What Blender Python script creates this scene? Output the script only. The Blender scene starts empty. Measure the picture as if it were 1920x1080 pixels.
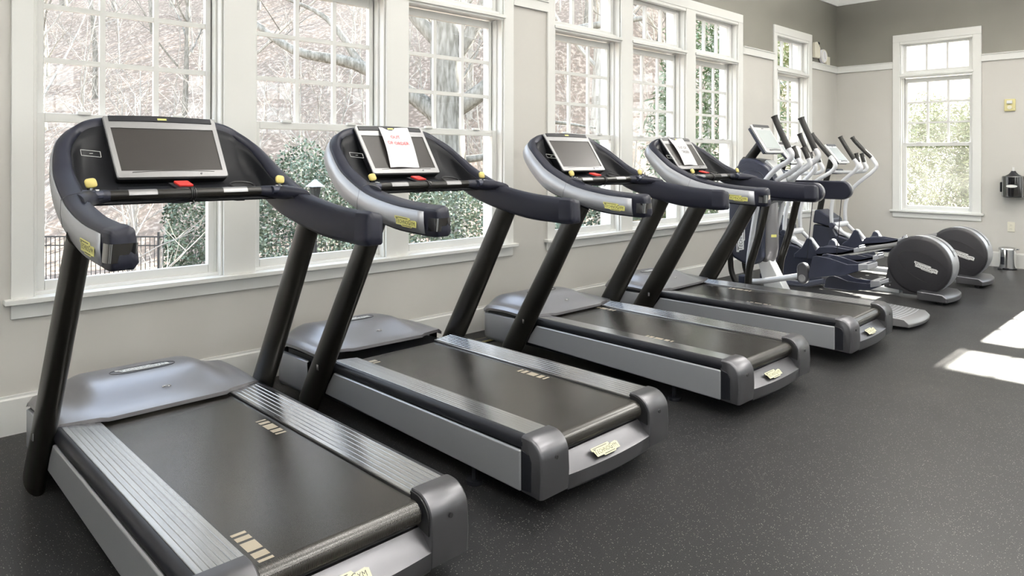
import bpy, bmesh, math, random
from mathutils import Vector, Matrix, noise
PI = math.pi
random.seed(7)
S = bpy.context.scene
COL = S.collection

# ------------------------------------------------------------------ camera
cam_d = bpy.data.cameras.new('camera'); cam = bpy.data.objects.new('camera', cam_d); COL.objects.link(cam)
YAW, PIT, ROL = 0.76511, 0.00078, 0.00171
fw = Vector((math.sin(YAW)*math.cos(PIT), math.cos(YAW)*math.cos(PIT), math.sin(PIT)))
r0 = Vector((math.cos(YAW), -math.sin(YAW), 0)); u0 = r0.cross(fw)
rr = r0*math.cos(ROL)+u0*math.sin(ROL); uu = rr.cross(fw)
cm = Matrix((rr, uu, -fw)).transposed().to_4x4(); cm.translation = Vector((0, -4.036, 1.3))
cam.matrix_world = cm
cam_d.sensor_width = 36; cam_d.lens = 1324.1/1920*36
cam_d.shift_y = (297.44-540)/1920
cam_d.clip_start = .05; cam_d.clip_end = 400
S.camera = cam
# ------------------------------------------------------------------ view, world, sun
S.view_settings.view_transform = 'Standard'; S.view_settings.look = 'None'
S.view_settings.exposure = 0.38; S.view_settings.gamma = 1; S.view_settings.use_curve_mapping = False
S.cycles.use_denoising = True
S.cycles.max_bounces = 8; S.cycles.diffuse_bounces = 4; S.cycles.glossy_bounces = 4; S.cycles.transparent_max_bounces = 12
S.cycles.caustics_reflective = False; S.cycles.caustics_refractive = False
S.cycles.sample_clamp_indirect = 6
W = bpy.data.worlds.new('world'); S.world = W; W.use_nodes = True
wn = W.node_tree.nodes; wl = W.node_tree.links
bg = wn['Background']
tc = wn.new('ShaderNodeTexCoord'); sx = wn.new('ShaderNodeSeparateXYZ'); rp = wn.new('ShaderNodeValToRGB')
wl.new(tc.outputs['Generated'], sx.inputs[0]); wl.new(sx.outputs['Z'], rp.inputs[0]); wl.new(rp.outputs[0], bg.inputs[0])
rp.color_ramp.elements[0].color = (.95, .95, .93, 1); rp.color_ramp.elements[1].color = (.62, .76, 1, 1); rp.color_ramp.elements[1].position = .8
bg.inputs[1].default_value = 4.5
sd = bpy.data.lights.new('sun', 'SUN'); sd.energy = 45; sd.angle = math.radians(.6); sd.color = (1, .94, .85)
sun = bpy.data.objects.new('sun', sd); COL.objects.link(sun)
sun.rotation_euler = Vector((1, .01, .525)).to_track_quat('Z', 'Y').to_euler(); sun.location = (30, 0, 16)
FILL_W = (200, 240, 310)         # watts of each added fill uplight, stronger towards the right (see fill_uplight)

# ------------------------------------------------------------------ materials
MATS = {}
def mat(name, col=(.5, .5, .5), rough=.5, metal=0, spec=.5, coat=0, emit=None, es=1, sheen=0):
    m = bpy.data.materials.new(name); m.use_nodes = True; b = m.node_tree.nodes['Principled BSDF']
    b.inputs['Base Color'].default_value = (*col, 1); b.inputs['Roughness'].default_value = rough
    b.inputs['Metallic'].default_value = metal; b.inputs['Specular IOR Level'].default_value = spec
    b.inputs['Coat Weight'].default_value = coat
    if emit: b.inputs['Emission Color'].default_value = (*emit, 1); b.inputs['Emission Strength'].default_value = es
    MATS[name] = m; return m
def nd(m, t): return m.node_tree.nodes.new(t)
def lk(m, a, b): m.node_tree.links.new(a, b)
def B(m): return m.node_tree.nodes['Principled BSDF']
def noisecol(m, c1, c2, scale, detail=3, lo=.35, hi=.65, rough=None, bump=0, coord='Object', stretch=None):
    t = nd(m, 'ShaderNodeTexCoord'); n = nd(m, 'ShaderNodeTexNoise'); r = nd(m, 'ShaderNodeValToRGB')
    src = t.outputs[coord]
    if stretch:
        mp = nd(m, 'ShaderNodeMapping'); mp.inputs['Scale'].default_value = stretch; lk(m, src, mp.inputs[0]); src = mp.outputs[0]
    lk(m, src, n.inputs['Vector']); n.inputs['Scale'].default_value = scale; n.inputs['Detail'].default_value = detail
    lk(m, n.outputs['Fac'], r.inputs[0]); r.color_ramp.elements[0].position = lo; r.color_ramp.elements[1].position = hi
    r.color_ramp.elements[0].color = (*c1, 1); r.color_ramp.elements[1].color = (*c2, 1)
    lk(m, r.outputs[0], B(m).inputs['Base Color'])
    if bump:
        bp = nd(m, 'ShaderNodeBump'); bp.inputs['Strength'].default_value = bump; bp.inputs['Distance'].default_value = .01
        lk(m, n.outputs['Fac'], bp.inputs['Height']); lk(m, bp.outputs[0], B(m).inputs['Normal'])
    return n, r
m = mat('paint_lower', rough=.55, spec=.3); noisecol(m, (.53, .517, .485), (.555, .54, .51), 1.2, 2)
m = mat('paint_upper', rough=.6, spec=.3); noisecol(m, (.172, .166, .145), (.192, .186, .163), 1.2, 2)
m = mat('white_trim', (.80, .80, .775), .35, spec=.45)
m = mat('sash_white', (.74, .74, .72), .35, spec=.45)
m = mat('ceiling_paint', (.8, .79, .76), .7)
# rubber floor: black with pale flecks
m = mat('rubber_floor', (.03, .03, .032), .42, spec=.13)
t = nd(m, 'ShaderNodeTexCoord'); v = nd(m, 'ShaderNodeTexVoronoi'); v.inputs['Scale'].default_value = 150
n2 = nd(m, 'ShaderNodeTexNoise'); n2.inputs['Scale'].default_value = 1.4; n2.inputs['Detail'].default_value = 5
lk(m, t.outputs['Object'], v.inputs['Vector']); lk(m, t.outputs['Object'], n2.inputs['Vector'])
lt = nd(m, 'ShaderNodeMath'); lt.operation = 'LESS_THAN'; lt.inputs[1].default_value = .2; lk(m, v.outputs['Distance'], lt.inputs[0])
sp = nd(m, 'ShaderNodeSeparateColor'); lk(m, v.outputs['Color'], sp.inputs[0])
gt = nd(m, 'ShaderNodeMath'); gt.operation = 'GREATER_THAN'; gt.inputs[1].default_value = .6; lk(m, sp.outputs[0], gt.inputs[0])
mu = nd(m, 'ShaderNodeMath'); mu.operation = 'MULTIPLY'; lk(m, lt.outputs[0], mu.inputs[0]); lk(m, gt.outputs[0], mu.inputs[1])
v2 = nd(m, 'ShaderNodeTexNoise'); v2.inputs['Scale'].default_value = 260; v2.inputs['Detail'].default_value = 2; lk(m, t.outputs['Object'], v2.inputs['Vector'])
rb = nd(m, 'ShaderNodeValToRGB'); rb.color_ramp.elements[0].color = (.005, .005, .0055, 1); rb.color_ramp.elements[1].color = (.020, .020, .021, 1); lk(m, v2.outputs['Fac'], rb.inputs[0])
rb.color_ramp.elements[0].position = .3; rb.color_ramp.elements[1].position = .75
mx = nd(m, 'ShaderNodeMix'); mx.data_type = 'RGBA'; lk(m, mu.outputs[0], mx.inputs['Factor']); lk(m, rb.outputs[0], mx.inputs['A']); mx.inputs['B'].default_value = (.22, .215, .19, 1)
lk(m, mx.outputs['Result'], B(m).inputs['Base Color'])
rr2 = nd(m, 'ShaderNodeMapRange'); rr2.inputs['To Min'].default_value = .34; rr2.inputs['To Max'].default_value = .5; lk(m, n2.outputs['Fac'], rr2.inputs['Value']); lk(m, rr2.outputs[0], B(m).inputs['Roughness'])
bp = nd(m, 'ShaderNodeBump'); bp.inputs['Strength'].default_value = .25; bp.inputs['Distance'].default_value = .002; lk(m, v2.outputs['Fac'], bp.inputs['Height']); lk(m, bp.outputs[0], B(m).inputs['Normal'])

m = mat('silver_paint', (.40, .41, .43), .36, .55, .5)
m = mat('silver_light', (.40, .41, .44), .36, .5, .5)
m = mat('hood_grey', (.185, .18, .19), .33, .55, .5)
m = mat('endcap_grey', (.085, .085, .092), .33, .75, .45)
m = mat('black_plastic', (.007, .0075, .010), .42, spec=.22)
m = mat('navy_plastic', (.020, .023, .038), .36, spec=.3)
m = mat('pad_navy', (.0075, .0085, .016), .46, spec=.25)
m = mat('dash_black', (.006, .0065, .008), .5, spec=.15)
m = mat('black_gloss', (.006, .006, .007), .06, spec=.6, coat=1)
m = mat('black_satin', (.006, .0055, .0045), .33, .0, .24)
m = mat('bezel_silver', (.23, .23, .235), .34, .7)
m = mat('bezel_light', (.78, .79, .80), .3, .3)
m = mat('screen_dark', (.024, .022, .021), .3, spec=.15)
m = mat('screen_pale', (.50, .55, .55), .25, spec=.5)
m = mat('yellow_knob', (.52, .43, .13), .35)
m = mat('logo_yellow', (.75, .72, .22), .4)
m = mat('logo_cream', (.78, .76, .5), .4)
m = mat('logo_white', (.85, .85, .83), .4)
m = mat('ink_black', (.01, .01, .01), .5)
m = mat('ink_red', (.6, .03, .04), .6)
m = mat('red_plastic', (.65, .035, .03), .35)
m = mat('paper_white', (.72, .71, .74), .6)
m = mat('chrome', (.8, .8, .8), .1, 1)
m = mat('steel', (.6, .6, .6), .25, 1)
m = mat('tube_white', (.66, .67, .70), .28, .15)
m = mat('drum_dark', (.013, .0125, .015), .45, spec=.3)
m = mat('cream_plastic', (.72, .69, .58), .4)
m = mat('alarm_cream', (.62, .56, .28), .4)
m = mat('clock_white', (.85, .85, .9), .4)
m = mat('belt_mark', (.27, .235, .18), .55)
m = mat('lamp_face', (.9, .9, .9), .5, emit=(1, .96, .9), es=3)
m = mat('grip_rubber', (.012, .0115, .011), .6, spec=.3)
m = mat('seam_dark', (.005, .005, .006), .5)
m = mat('step_rubber', (.17, .17, .175), .38, .4)
# walking belt: fine diamond weave
m = mat('belt_rubber', (.03, .03, .03), .34, spec=.36)
t = nd(m, 'ShaderNodeTexCoord'); wv = nd(m, 'ShaderNodeTexWave'); wv.bands_direction = 'X'; wv.inputs['Scale'].default_value = 88; lk(m, t.outputs['Object'], wv.inputs['Vector'])
w2 = nd(m, 'ShaderNodeTexWave'); w2.bands_direction = 'Y'; w2.inputs['Scale'].default_value = 70; lk(m, t.outputs['Object'], w2.inputs['Vector'])
wm = nd(m, 'ShaderNodeMath'); wm.operation = 'MULTIPLY_ADD'; wm.inputs[1].default_value = .35; lk(m, w2.outputs['Fac'], wm.inputs[0]); lk(m, wv.outputs['Fac'], wm.inputs[2])
wr = nd(m, 'ShaderNodeValToRGB'); wr.color_ramp.elements[0].color = (.004, .0036, .003, 1); wr.color_ramp.elements[1].color = (.026, .024, .021, 1); lk(m, wm.outputs[0], wr.inputs[0])
bw_ = nd(m, 'ShaderNodeBump'); bw_.inputs['Strength'].default_value = .10; bw_.inputs['Distance'].default_value = .0006; lk(m, wm.outputs[0], bw_.inputs['Height']); lk(m, bw_.outputs[0], B(m).inputs['Normal'])
n3 = nd(m, 'ShaderNodeTexNoise'); n3.inputs['Scale'].default_value = 3; n3.inputs['Detail'].default_value = 6; lk(m, t.outputs['Object'], n3.inputs['Vector'])
mm = nd(m, 'ShaderNodeMapRange'); mm.inputs['To Min'].default_value = .14; mm.inputs['To Max'].default_value = .30; lk(m, n3.outputs['Fac'], mm.inputs['Value']); lk(m, mm.outputs[0], B(m).inputs['Roughness'])
lk(m, wr.outputs[0], B(m).inputs['Base Color'])
# ridged aluminium
m = mat('aluminium', (.52, .52, .53), .20, .9)
noisecol(m, (.36, .36, .37), (.44, .44, .44), 4, 3, stretch=(30, .25, 1))
# outdoors
m = mat('leaf_litter', rough=.9, spec=.1)
n, r = noisecol(m, (.18, .145, .115), (.38, .315, .255), 6.0, 12, .36, .62, bump=.5)
e = r.color_ramp.elements.new(.52); e.color = (.235, .18, .145, 1)
m = mat('bark_grey', rough=.9, spec=.1); noisecol(m, (.13, .12, .10), (.28, .265, .235), 5, 5, stretch=(3, 3, .6))
m = mat('bark_pale', rough=.9, spec=.1); noisecol(m, (.27, .25, .22), (.43, .41, .37), 5, 5, stretch=(3, 3, .6))
m = mat('twig_pale', (.28, .26, .235), .9, spec=.1)
m = mat('twig_grey', (.13, .12, .105), .9, spec=.1)
m = mat('leaf_green', rough=.55, spec=.3); noisecol(m, (.045, .075, .035), (.16, .21, .11), 3, 3)
m = mat('leaf_dark', rough=.55, spec=.3); noisecol(m, (.045, .07, .045), (.22, .26, .19), 3, 3)
m = mat('leaf_bamboo', rough=.5, spec=.3); noisecol(m, (.11, .13, .05), (.30, .31, .17), 3, 3)
m = mat('leaf_tan', rough=.8, spec=.2); noisecol(m, (.22, .16, .09), (.40, .32, .20), 3, 3)
m = mat('iron', (.02, .02, .02), .5)
m = mat('wall_outside', (.55, .54, .5), .8)
def glassmat(name, haze):
    m = bpy.data.materials.new(name); m.use_nodes = True; nt = m.node_tree; nt.nodes.clear()
    o = nt.nodes.new('ShaderNodeOutputMaterial'); tr = nt.nodes.new('ShaderNodeBsdfTransparent'); tr.inputs[0].default_value = (.94, .955, .95, 1)
    g = nt.nodes.new('ShaderNodeBsdfGlossy'); g.inputs['Roughness'].default_value = .01
    lw = nt.nodes.new('ShaderNodeLayerWeight'); lw.inputs[0].default_value = .5
    pw = nt.nodes.new('ShaderNodeMath'); pw.operation = 'POWER'; pw.inputs[1].default_value = 5; nt.links.new(lw.outputs['Facing'], pw.inputs[0])
    fr = nt.nodes.new('ShaderNodeMapRange'); fr.inputs['To Min'].default_value = .03; fr.inputs['To Max'].default_value = .8; nt.links.new(pw.outputs[0], fr.inputs['Value'])
    mx = nt.nodes.new('ShaderNodeMixShader'); nt.links.new(fr.outputs[0], mx.inputs[0]); nt.links.new(tr.outputs[0], mx.inputs[1]); nt.links.new(g.outputs[0], mx.inputs[2])
    out = mx.outputs[0]
    if haze:
        tl = nt.nodes.new('ShaderNodeBsdfTranslucent'); tl.inputs[0].default_value = (.9, .9, .88, 1)
        tcn = nt.nodes.new('ShaderNodeTexCoord'); nz = nt.nodes.new('ShaderNodeTexNoise'); nz.inputs['Scale'].default_value = 2.5; nz.inputs['Detail'].default_value = 4
        mr = nt.nodes.new('ShaderNodeMapRange'); mr.inputs['From Min'].default_value = .35; mr.inputs['From Max'].default_value = .75; mr.inputs['To Min'].default_value = haze*.6; mr.inputs['To Max'].default_value = haze*1.7
        nt.links.new(tcn.outputs['Object'], nz.inputs['Vector']); nt.links.new(nz.outputs['Fac'], mr.inputs['Value'])
        m2 = nt.nodes.new('ShaderNodeMixShader'); nt.links.new(mr.outputs[0], m2.inputs[0]); nt.links.new(out, m2.inputs[1]); nt.links.new(tl.outputs[0], m2.inputs[2]); out = m2.outputs[0]
    nt.links.new(out, o.inputs[0]); MATS[name] = m
glassmat('glass', 0.0); glassmat('glass_dusty', .013)

# ------------------------------------------------------------------ mesh helpers
class MB:
    def __init__(s): s.v = []; s.f = []; s.m = []
    def add(s, vs, fs, k=0):
        o = len(s.v); s.v += [tuple(p) for p in vs]; s.f += [tuple(o+i for i in f) for f in fs]; s.m += [k]*len(fs); return s
    def box(s, a, b, k=0):
        x0, y0, z0 = a; x1, y1, z1 = b
        x0, x1 = sorted((x0, x1)); y0, y1 = sorted((y0, y1)); z0, z1 = sorted((z0, z1))
        return s.add([(x0,y0,z0),(x1,y0,z0),(x1,y1,z0),(x0,y1,z0),(x0,y0,z1),(x1,y0,z1),(x1,y1,z1),(x0,y1,z1)],
                     [(0,3,2,1),(4,5,6,7),(0,1,5,4),(1,2,6,5),(2,3,7,6),(3,0,4,7)], k)
    def prism(s, prof, a, b, axis='x', k=0):       # closed 2D profile extruded from a to b along axis
        P = {'x': lambda p, t: (t, p[0], p[1]), 'y': lambda p, t: (p[0], t, p[1]), 'z': lambda p, t: (p[0], p[1], t)}[axis]
        n = len(prof); vs = [P(p, a) for p in prof]+[P(p, b) for p in prof]
        return s.add(vs, [tuple(range(n-1, -1, -1)), tuple(range(n, 2*n))]+[(i, (i+1) % n, n+(i+1) % n, n+i) for i in range(n)], k)
    def loft(s, rings, k=0, caps=True, closed=True):
        n = len(rings[0]); vs = [p for r in rings for p in r]; fs = []
        for j in range(len(rings)-1):
            for i in range(n if closed else n-1):
                a = j*n+i; b = j*n+(i+1) % n; fs.append((a, b, b+n, a+n))
        if caps and closed: fs += [tuple(range(n-1, -1, -1)), tuple(range((len(rings)-1)*n, len(rings)*n))]
        return s.add(vs, fs, k)
    def tube(s, path, r, n=12, k=0, r2=None, up=None, caps=True):   # r = radius (or list); r2 = second radius (elliptical)
        path = [Vector(p) for p in path]; N = len(path); rings = []
        t0 = (path[1]-path[0]).normalized(); ref = Vector(up) if up else (Vector((1, 0, 0)) if abs(t0.x) < .8 else Vector((0, 0, 1)))
        nn = (ref-t0*ref.dot(t0)).normalized()
        for i, p in enumerate(path):
            t = (path[min(i+1, N-1)]-path[max(i-1, 0)]).normalized(); nn = (nn-t*nn.dot(t)).normalized(); bb = t.cross(nn)
            ra = r[i] if isinstance(r, (list, tuple)) else r; rb = (r2[i] if isinstance(r2, (list, tuple)) else r2) if r2 else ra
            rings.append([p+nn*(ra*math.cos(2*PI*j/n))+bb*(rb*math.sin(2*PI*j/n)) for j in range(n)])
        return s.loft(rings, k, caps)
    def cyl(s, a, b, r, n=20, k=0): return s.tube([a, b], r, n, k)
    def mapped(s, other, M):
        o = len(s.v); s.v += [tuple(M @ Vector(p)) for p in other.v]; s.f += [tuple(o+i for i in f) for f in other.f]; s.m += other.m; return s
    def build(s, name, mats, parent=None, smooth=35, bevel=0, seg=2, loc=None, recalc=True):
        me = bpy.data.meshes.new(name); me.from_pydata(s.v, [], s.f)
        for x in ([mats] if isinstance(mats, str) else mats): me.materials.append(MATS[x])
        for p, k in zip(me.polygons, s.m): p.material_index = k
        if recalc:
            bm = bmesh.new(); bm.from_mesh(me); bmesh.ops.recalc_face_normals(bm, faces=bm.faces); bm.to_mesh(me); bm.free()
        if smooth: me.shade_smooth(); me.set_sharp_from_angle(angle=math.radians(smooth))
        me.update()
        o = bpy.data.objects.new(name, me); COL.objects.link(o)
        if parent: o.parent = parent
        if loc: o.location = loc
        if bevel:
            b = o.modifiers.new('bevel', 'BEVEL'); b.width = bevel; b.segments = seg; b.limit_method = 'ANGLE'; b.angle_limit = math.radians(40); b.harden_normals = True
        return o
def spline(P, n=6):
    P = [Vector(p) for p in P]; P = [2*P[0]-P[1]]+P+[2*P[-1]-P[-2]]; o = []
    for i in range(1, len(P)-2):
        for k in range(n):
            t = k/n; o.append(.5*((2*P[i])+(P[i+1]-P[i-1])*t+(2*P[i-1]-5*P[i]+4*P[i+1]-P[i+2])*t*t+(-P[i-1]+3*P[i]-3*P[i+1]+P[i+2])*t**3))
    o.append(P[-2]); return o
def thing(name, label, cat, loc=(0, 0, 0), rz=0, group=None):
    o = bpy.data.objects.new(name, None); o.empty_display_size = .1; COL.objects.link(o); o.location = loc; o.rotation_euler = (0, 0, rz)
    tag(o, label, cat, group); return o
def tag(o, label, cat, group=None, kind=None):
    o['label'] = label; o['category'] = cat
    if group: o['group'] = group
    if kind: o['kind'] = kind
    return o
def structure(o): o['kind'] = 'structure'; return o
def frame(origin, ex, ey):
    ex = Vector(ex).normalized(); ey = Vector(ey).normalized(); n = ex.cross(ey)
    M = Matrix((ex, ey, n)).transposed().to_4x4(); M.translation = Vector(origin); return M
_tc = {}
def text(txt, size, k=0):
    key = (txt, size)
    if key not in _tc:
        c = bpy.data.curves.new('t', 'FONT'); c.body = txt; c.size = size; c.resolution_u = 2; c.align_x = 'LEFT'
        o = bpy.data.objects.new('t', c); me = o.to_mesh(); b = MB()
        b.add([tuple(v.co) for v in me.vertices], [tuple(p.vertices) for p in me.polygons])
        xs = [p[0] for p in b.v]; _tc[key] = (b, min(xs), max(xs)); o.to_mesh_clear(); bpy.data.objects.remove(o); bpy.data.curves.remove(c)
    b, x0, x1 = _tc[key]; r = MB(); r.v = [(x-x0, y, z) for x, y, z in b.v]; r.f = list(b.f); r.m = [k]*len(b.f); return r, x1-x0
def wordmark(w):           # stepped plate (material 0) with lettering (material 1), width w, lower left corner at the origin
    h = w*.26; P = MB()
    out = [(0, h), (0, h*.72), (.05*w, h*.66), (.09*w, h*.12), (.33*w, h*.12), (.36*w, 0), (.8*w, 0), (.83*w, h*.14), (w, h*.14), (w, h*.72), (.93*w, h*.84), (.72*w, h*.78), (.68*w, h)]
    P.prism(out, 0, .0012, 'z', 0)
    x = .06*w; L = MB()
    for ch, sc in (('T', 1.0), ('ECHNO', .78), ('G', 1.0), ('YM', .78)):
        t, tw = text(ch, h*.72*sc, 1); L.mapped(t, Matrix.Translation((x, h*.3, .0016))); x += tw+.012*w
    f = .88*w/(x-.06*w)
    P.mapped(L, Matrix.Translation((.06*w*(1-f), 0, 0)) @ Matrix.Diagonal((f, 1, 1, 1)))
    P.box((.05*w, h*.84, .0014), (.6*w, h*.9, .002), 1); P.box((.38*w, h*.1, .0014), (.78*w, h*.16, .002), 1)
    return P

# ------------------------------------------------------------------ room shell
XB = 10.247; YF = -9.0; XL = -3.4; ZC = 3.62; SILL = .635; HEAD = 2.865; RT = 2.608; RB = 2.52; TH = .22
W_OPEN = [(.69, 1.595), (1.78, 2.685), (2.868, 3.775), (4.36, 5.262), (5.44, 6.355), (6.535, 7.435), (8.40, 9.30)]
B_OPEN = [(-1.665, -.83), (-3.46, -2.62), (-4.55, -3.70), (-7.5, -6.6)]
def wall(name, rng, openings, put, z_split=RT-.04, low='paint_lower'):
    m_ = MB(); xs = sorted([rng[0], rng[1]]+[v for o in openings for v in o])
    for a, b in zip(xs[:-1], xs[1:]):
        op = any(abs(a-o[0]) < 1e-6 for o in openings)
        zs = [(0, SILL, 0), (HEAD, ZC, 1)] if op else [(0, z_split, 0), (z_split, ZC, 1)]
        for z0, z1, k in zs: put(m_, a, b, z0, z1, k)
    return structure(m_.build(name, [low, 'paint_upper'], smooth=0))
wall('wall_back', (XL-TH, XB+TH), W_OPEN, lambda m_, a, b, z0, z1, k: m_.box((a, 0, z0), (b, TH, z1), k))
wall('wall_right', (YF, 0), B_OPEN, lambda m_, a, b, z0, z1, k: m_.box((XB, a, z0), (XB+TH, b, z1), k))
F_OPEN = [(-2.6, -1.7), (-1.4, -.5), (.8, 1.7), (2.0, 2.9), (4.6, 5.5), (5.8, 6.7), (8.0, 8.9)]
wall('wall_front', (XL-TH, XB+TH), F_OPEN, lambda m_, a, b, z0, z1, k: m_.box((a, YF-TH, z0), (b, YF, z1), k), low='paint_upper')
L_OPEN = [(-7.6, -6.7), (-6.2, -5.3), (-2.4, -1.5)]
wall('wall_left', (YF, 0), L_OPEN, lambda m_, a, b, z0, z1, k: m_.box((XL-TH, a, z0), (XL, b, z1), k), low='paint_upper')
structure(MB().box((XL-TH, YF-TH, -.12), (XB+TH, TH, 0)).build('floor', 'rubber_floor', smooth=0))
structure(MB().box((XL-TH, YF-TH, ZC), (XB+TH, TH, ZC+.15)).build('ceiling', 'ceiling_paint', smooth=0))
# crown moulding
cr = [(0, 3.47), (-.02, 3.47), (-.03, 3.50), (-.085, 3.57), (-.10, 3.60), (-.10, ZC), (0, ZC)]
structure(MB().prism(cr, XL, XB, 'x').build('trim_1', 'white_trim'))
structure(MB().prism([(XB+a, b) for a, b in cr], YF, 0, 'y').build('trim_2', 'white_trim'))
# picture rail pieces
rl = [(0, RB), (-.022, RB), (-.022, RT-.012), (-.034, RT-.010), (-.034, RT), (0, RT)]
CASE = [(.60, 3.876), (4.268, 7.54), (8.31, 9.40)]; BCASE = [(-1.758, -.743), (-3.555, -2.525), (-4.645, -3.605), (-7.6, -6.5)]
n_trim = 3
for a, b in ((XL, .60), (3.876, 4.268), (7.54, 8.31), (9.40, XB)):
    structure(MB().prism(rl, a, b, 'x').build('trim_%d' % n_trim, 'white_trim', smooth=0)); n_trim += 1
for a, b in ((-.743, 0), (-2.525, -1.758), (-3.605, -3.555), (-6.5, -4.645), (YF, -7.6)):
    structure(MB().prism([(XB+p, q) for p, q in rl], a, b, 'y').build('trim_%d' % n_trim, 'white_trim', smooth=0)); n_trim += 1
# baseboards
bs = [(0, 0), (-.018, 0), (-.018, .165), (-.010, .172), (-.010, .183), (0, .183)]
structure(MB().prism(bs, XL, XB, 'x').build('baseboard_back', 'white_trim', smooth=0))
structure(MB().prism([(XB+p, q) for p, q in bs], YF, 0, 'y').build('baseboard_right', 'white_trim', smooth=0))

# ------------------------------------------------------------------ windows
def win(i, M, w, dusty=False):
    """window unit in a local frame: x along wall 0..w, y outward, z up"""
    root = structure(bpy.data.objects.new('window_%d' % i, None)); COL.objects.link(root); root.matrix_world = M
    f = MB()                       # jamb liner and tracks in the reveal
    f.box((0, .0, SILL), (.012, TH, HEAD)).box((w-.012, .0, SILL), (w, TH, HEAD)).box((0, 0, HEAD-.012), (w, TH, HEAD)).box((0, .03, SILL-.0), (w, TH, SILL+.018))
    f.box((.012, .055, SILL), (.026, TH-.03, 2.39)).box((w-.026, .055, SILL), (w-.012, TH-.03, 2.39))
    f.box((0, .10, SILL), (.034, .115, 2.39)).box((w-.034, .10, SILL), (w, .115, 2.39))
    f.box((0, .015, 2.395), (w, TH-.03, 2.435)).box((0, .03, 2.435), (w, TH-.04, 2.455))
    f.build('window_frame', 'white_trim', root, smooth=0, bevel=.003, seg=1)
    def sash(nm, x0, x1, z0, z1, y0, y1, st, tr, br, cols, rows, gl):
        g = MB(); g.box((x0, y0, z0), (x0+st, y1, z1)).box((x1-st, y0, z0), (x1, y1, z1)).box((x0+st, y0, z1-tr), (x1-st, y1, z1)).box((x0+st, y0, z0), (x1-st, y1, z0+br))
        o = g.build(nm, 'sash_white', root, smooth=0, bevel=.003, seg=1)
        gx0, gx1, gz0, gz1 = x0+st, x1-st, z0+br, z1-tr
        if cols > 1 or rows > 1:
            q = MB(); mw = .013; ym = (y0+y1)/2
            for c in range(1, cols): xx = gx0+(gx1-gx0)*c/cols; q.box((xx-mw, y0+.006, gz0), (xx+mw, y1-.006, gz1))
            for c in range(1, rows): zz = gz0+(gz1-gz0)*c/rows; q.box((gx0, y0+.0075, zz-mw), (gx1, y1-.0075, zz+mw))
            q.build('muntins', 'sash_white', o, smooth=0)
        MB().box((gx0, (y0+y1)/2-.0015, gz0), (gx1, (y0+y1)/2+.0015, gz1)).build('pane', 'glass_dusty' if dusty else 'glass', o, smooth=0)
        return o
    ls = sash('lower_sash', .016, w-.016, SILL+.012, 1.525, .058, .093, .042, .045, .052, 1, 1, 0)
    for u in (.25, .75): MB().box((w*u-.03, .045, 1.52), (w*u+.03, .075, 1.538)).build('sash_lock', 'sash_white', ls, bevel=.003)
    sash('upper_sash', .02, w-.02, 1.49, 2.382, .100, .135, .040, .055, .032, 3, 3, 0)
    sash('transom_sash', .02, w-.02, 2.445, HEAD-.008, .06, .105, .040, .045, .040, 3, 1, 0)
    return root
n_win = 1
for a, b in W_OPEN: win(n_win, Matrix.Translation((a, 0, 0)), b-a); n_win += 1
for a, b in B_OPEN: win(n_win, Matrix.Translation((XB, b, 0)) @ Matrix.Rotation(-PI/2, 4, 'Z'), b-a, True); n_win += 1
for a, b in F_OPEN: win(n_win, Matrix.Translation((b, YF, 0)) @ Matrix.Rotation(PI, 4, 'Z'), b-a); n_win += 1
for a, b in L_OPEN: win(n_win, Matrix.Translation((XL, a, 0)) @ Matrix.Rotation(PI/2, 4, 'Z'), b-a); n_win += 1
# casings with stool and apron (one built-in piece for each run of windows)
def casing(a, b, ops, M):
    global n_trim
    c = MB(); T_ = -.02
    xs = [a]+[v for o in ops for v in o]+[b]
    for i in range(0, len(xs), 2): c.box((xs[i], T_, SILL), (xs[i+1], 0, HEAD))
    c.box((a, T_, HEAD), (b, 0, 2.962))
    for o in ops: c.box((o[0], T_+.004, HEAD-.03), (o[1], .03, HEAD+.0))
    for o in ops:  # transom bar moulding
        c.box((o[0], -.012, 2.385), (o[1], .02, 2.43)); c.box((o[0]-.012, -.03, 2.40), (o[1]+.012, .0, 2.425))
    c.box((a, -.016, .54), (b, 0, .612)); c.box((a-.028, -.055, .612), (b+.028, .0, SILL+.002))
    for o in ops: c.box((o[0], 0, .612), (o[1], .06, SILL+.002))
    o = structure(c.build('trim_%d' % n_trim, 'white_trim', smooth=0, bevel=.003, seg=1)); o.matrix_world = M; n_trim += 1
casing(*CASE[0], W_OPEN[:3], Matrix()); casing(*CASE[1], W_OPEN[3:6], Matrix()); casing(*CASE[2], W_OPEN[6:], Matrix())
for (a, b), o in zip(BCASE, B_OPEN):
    casing(-b, -a, [(-o[1], -o[0])], Matrix.Translation((XB, 0, 0)) @ Matrix.Rotation(-PI/2, 4, 'Z'))

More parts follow.
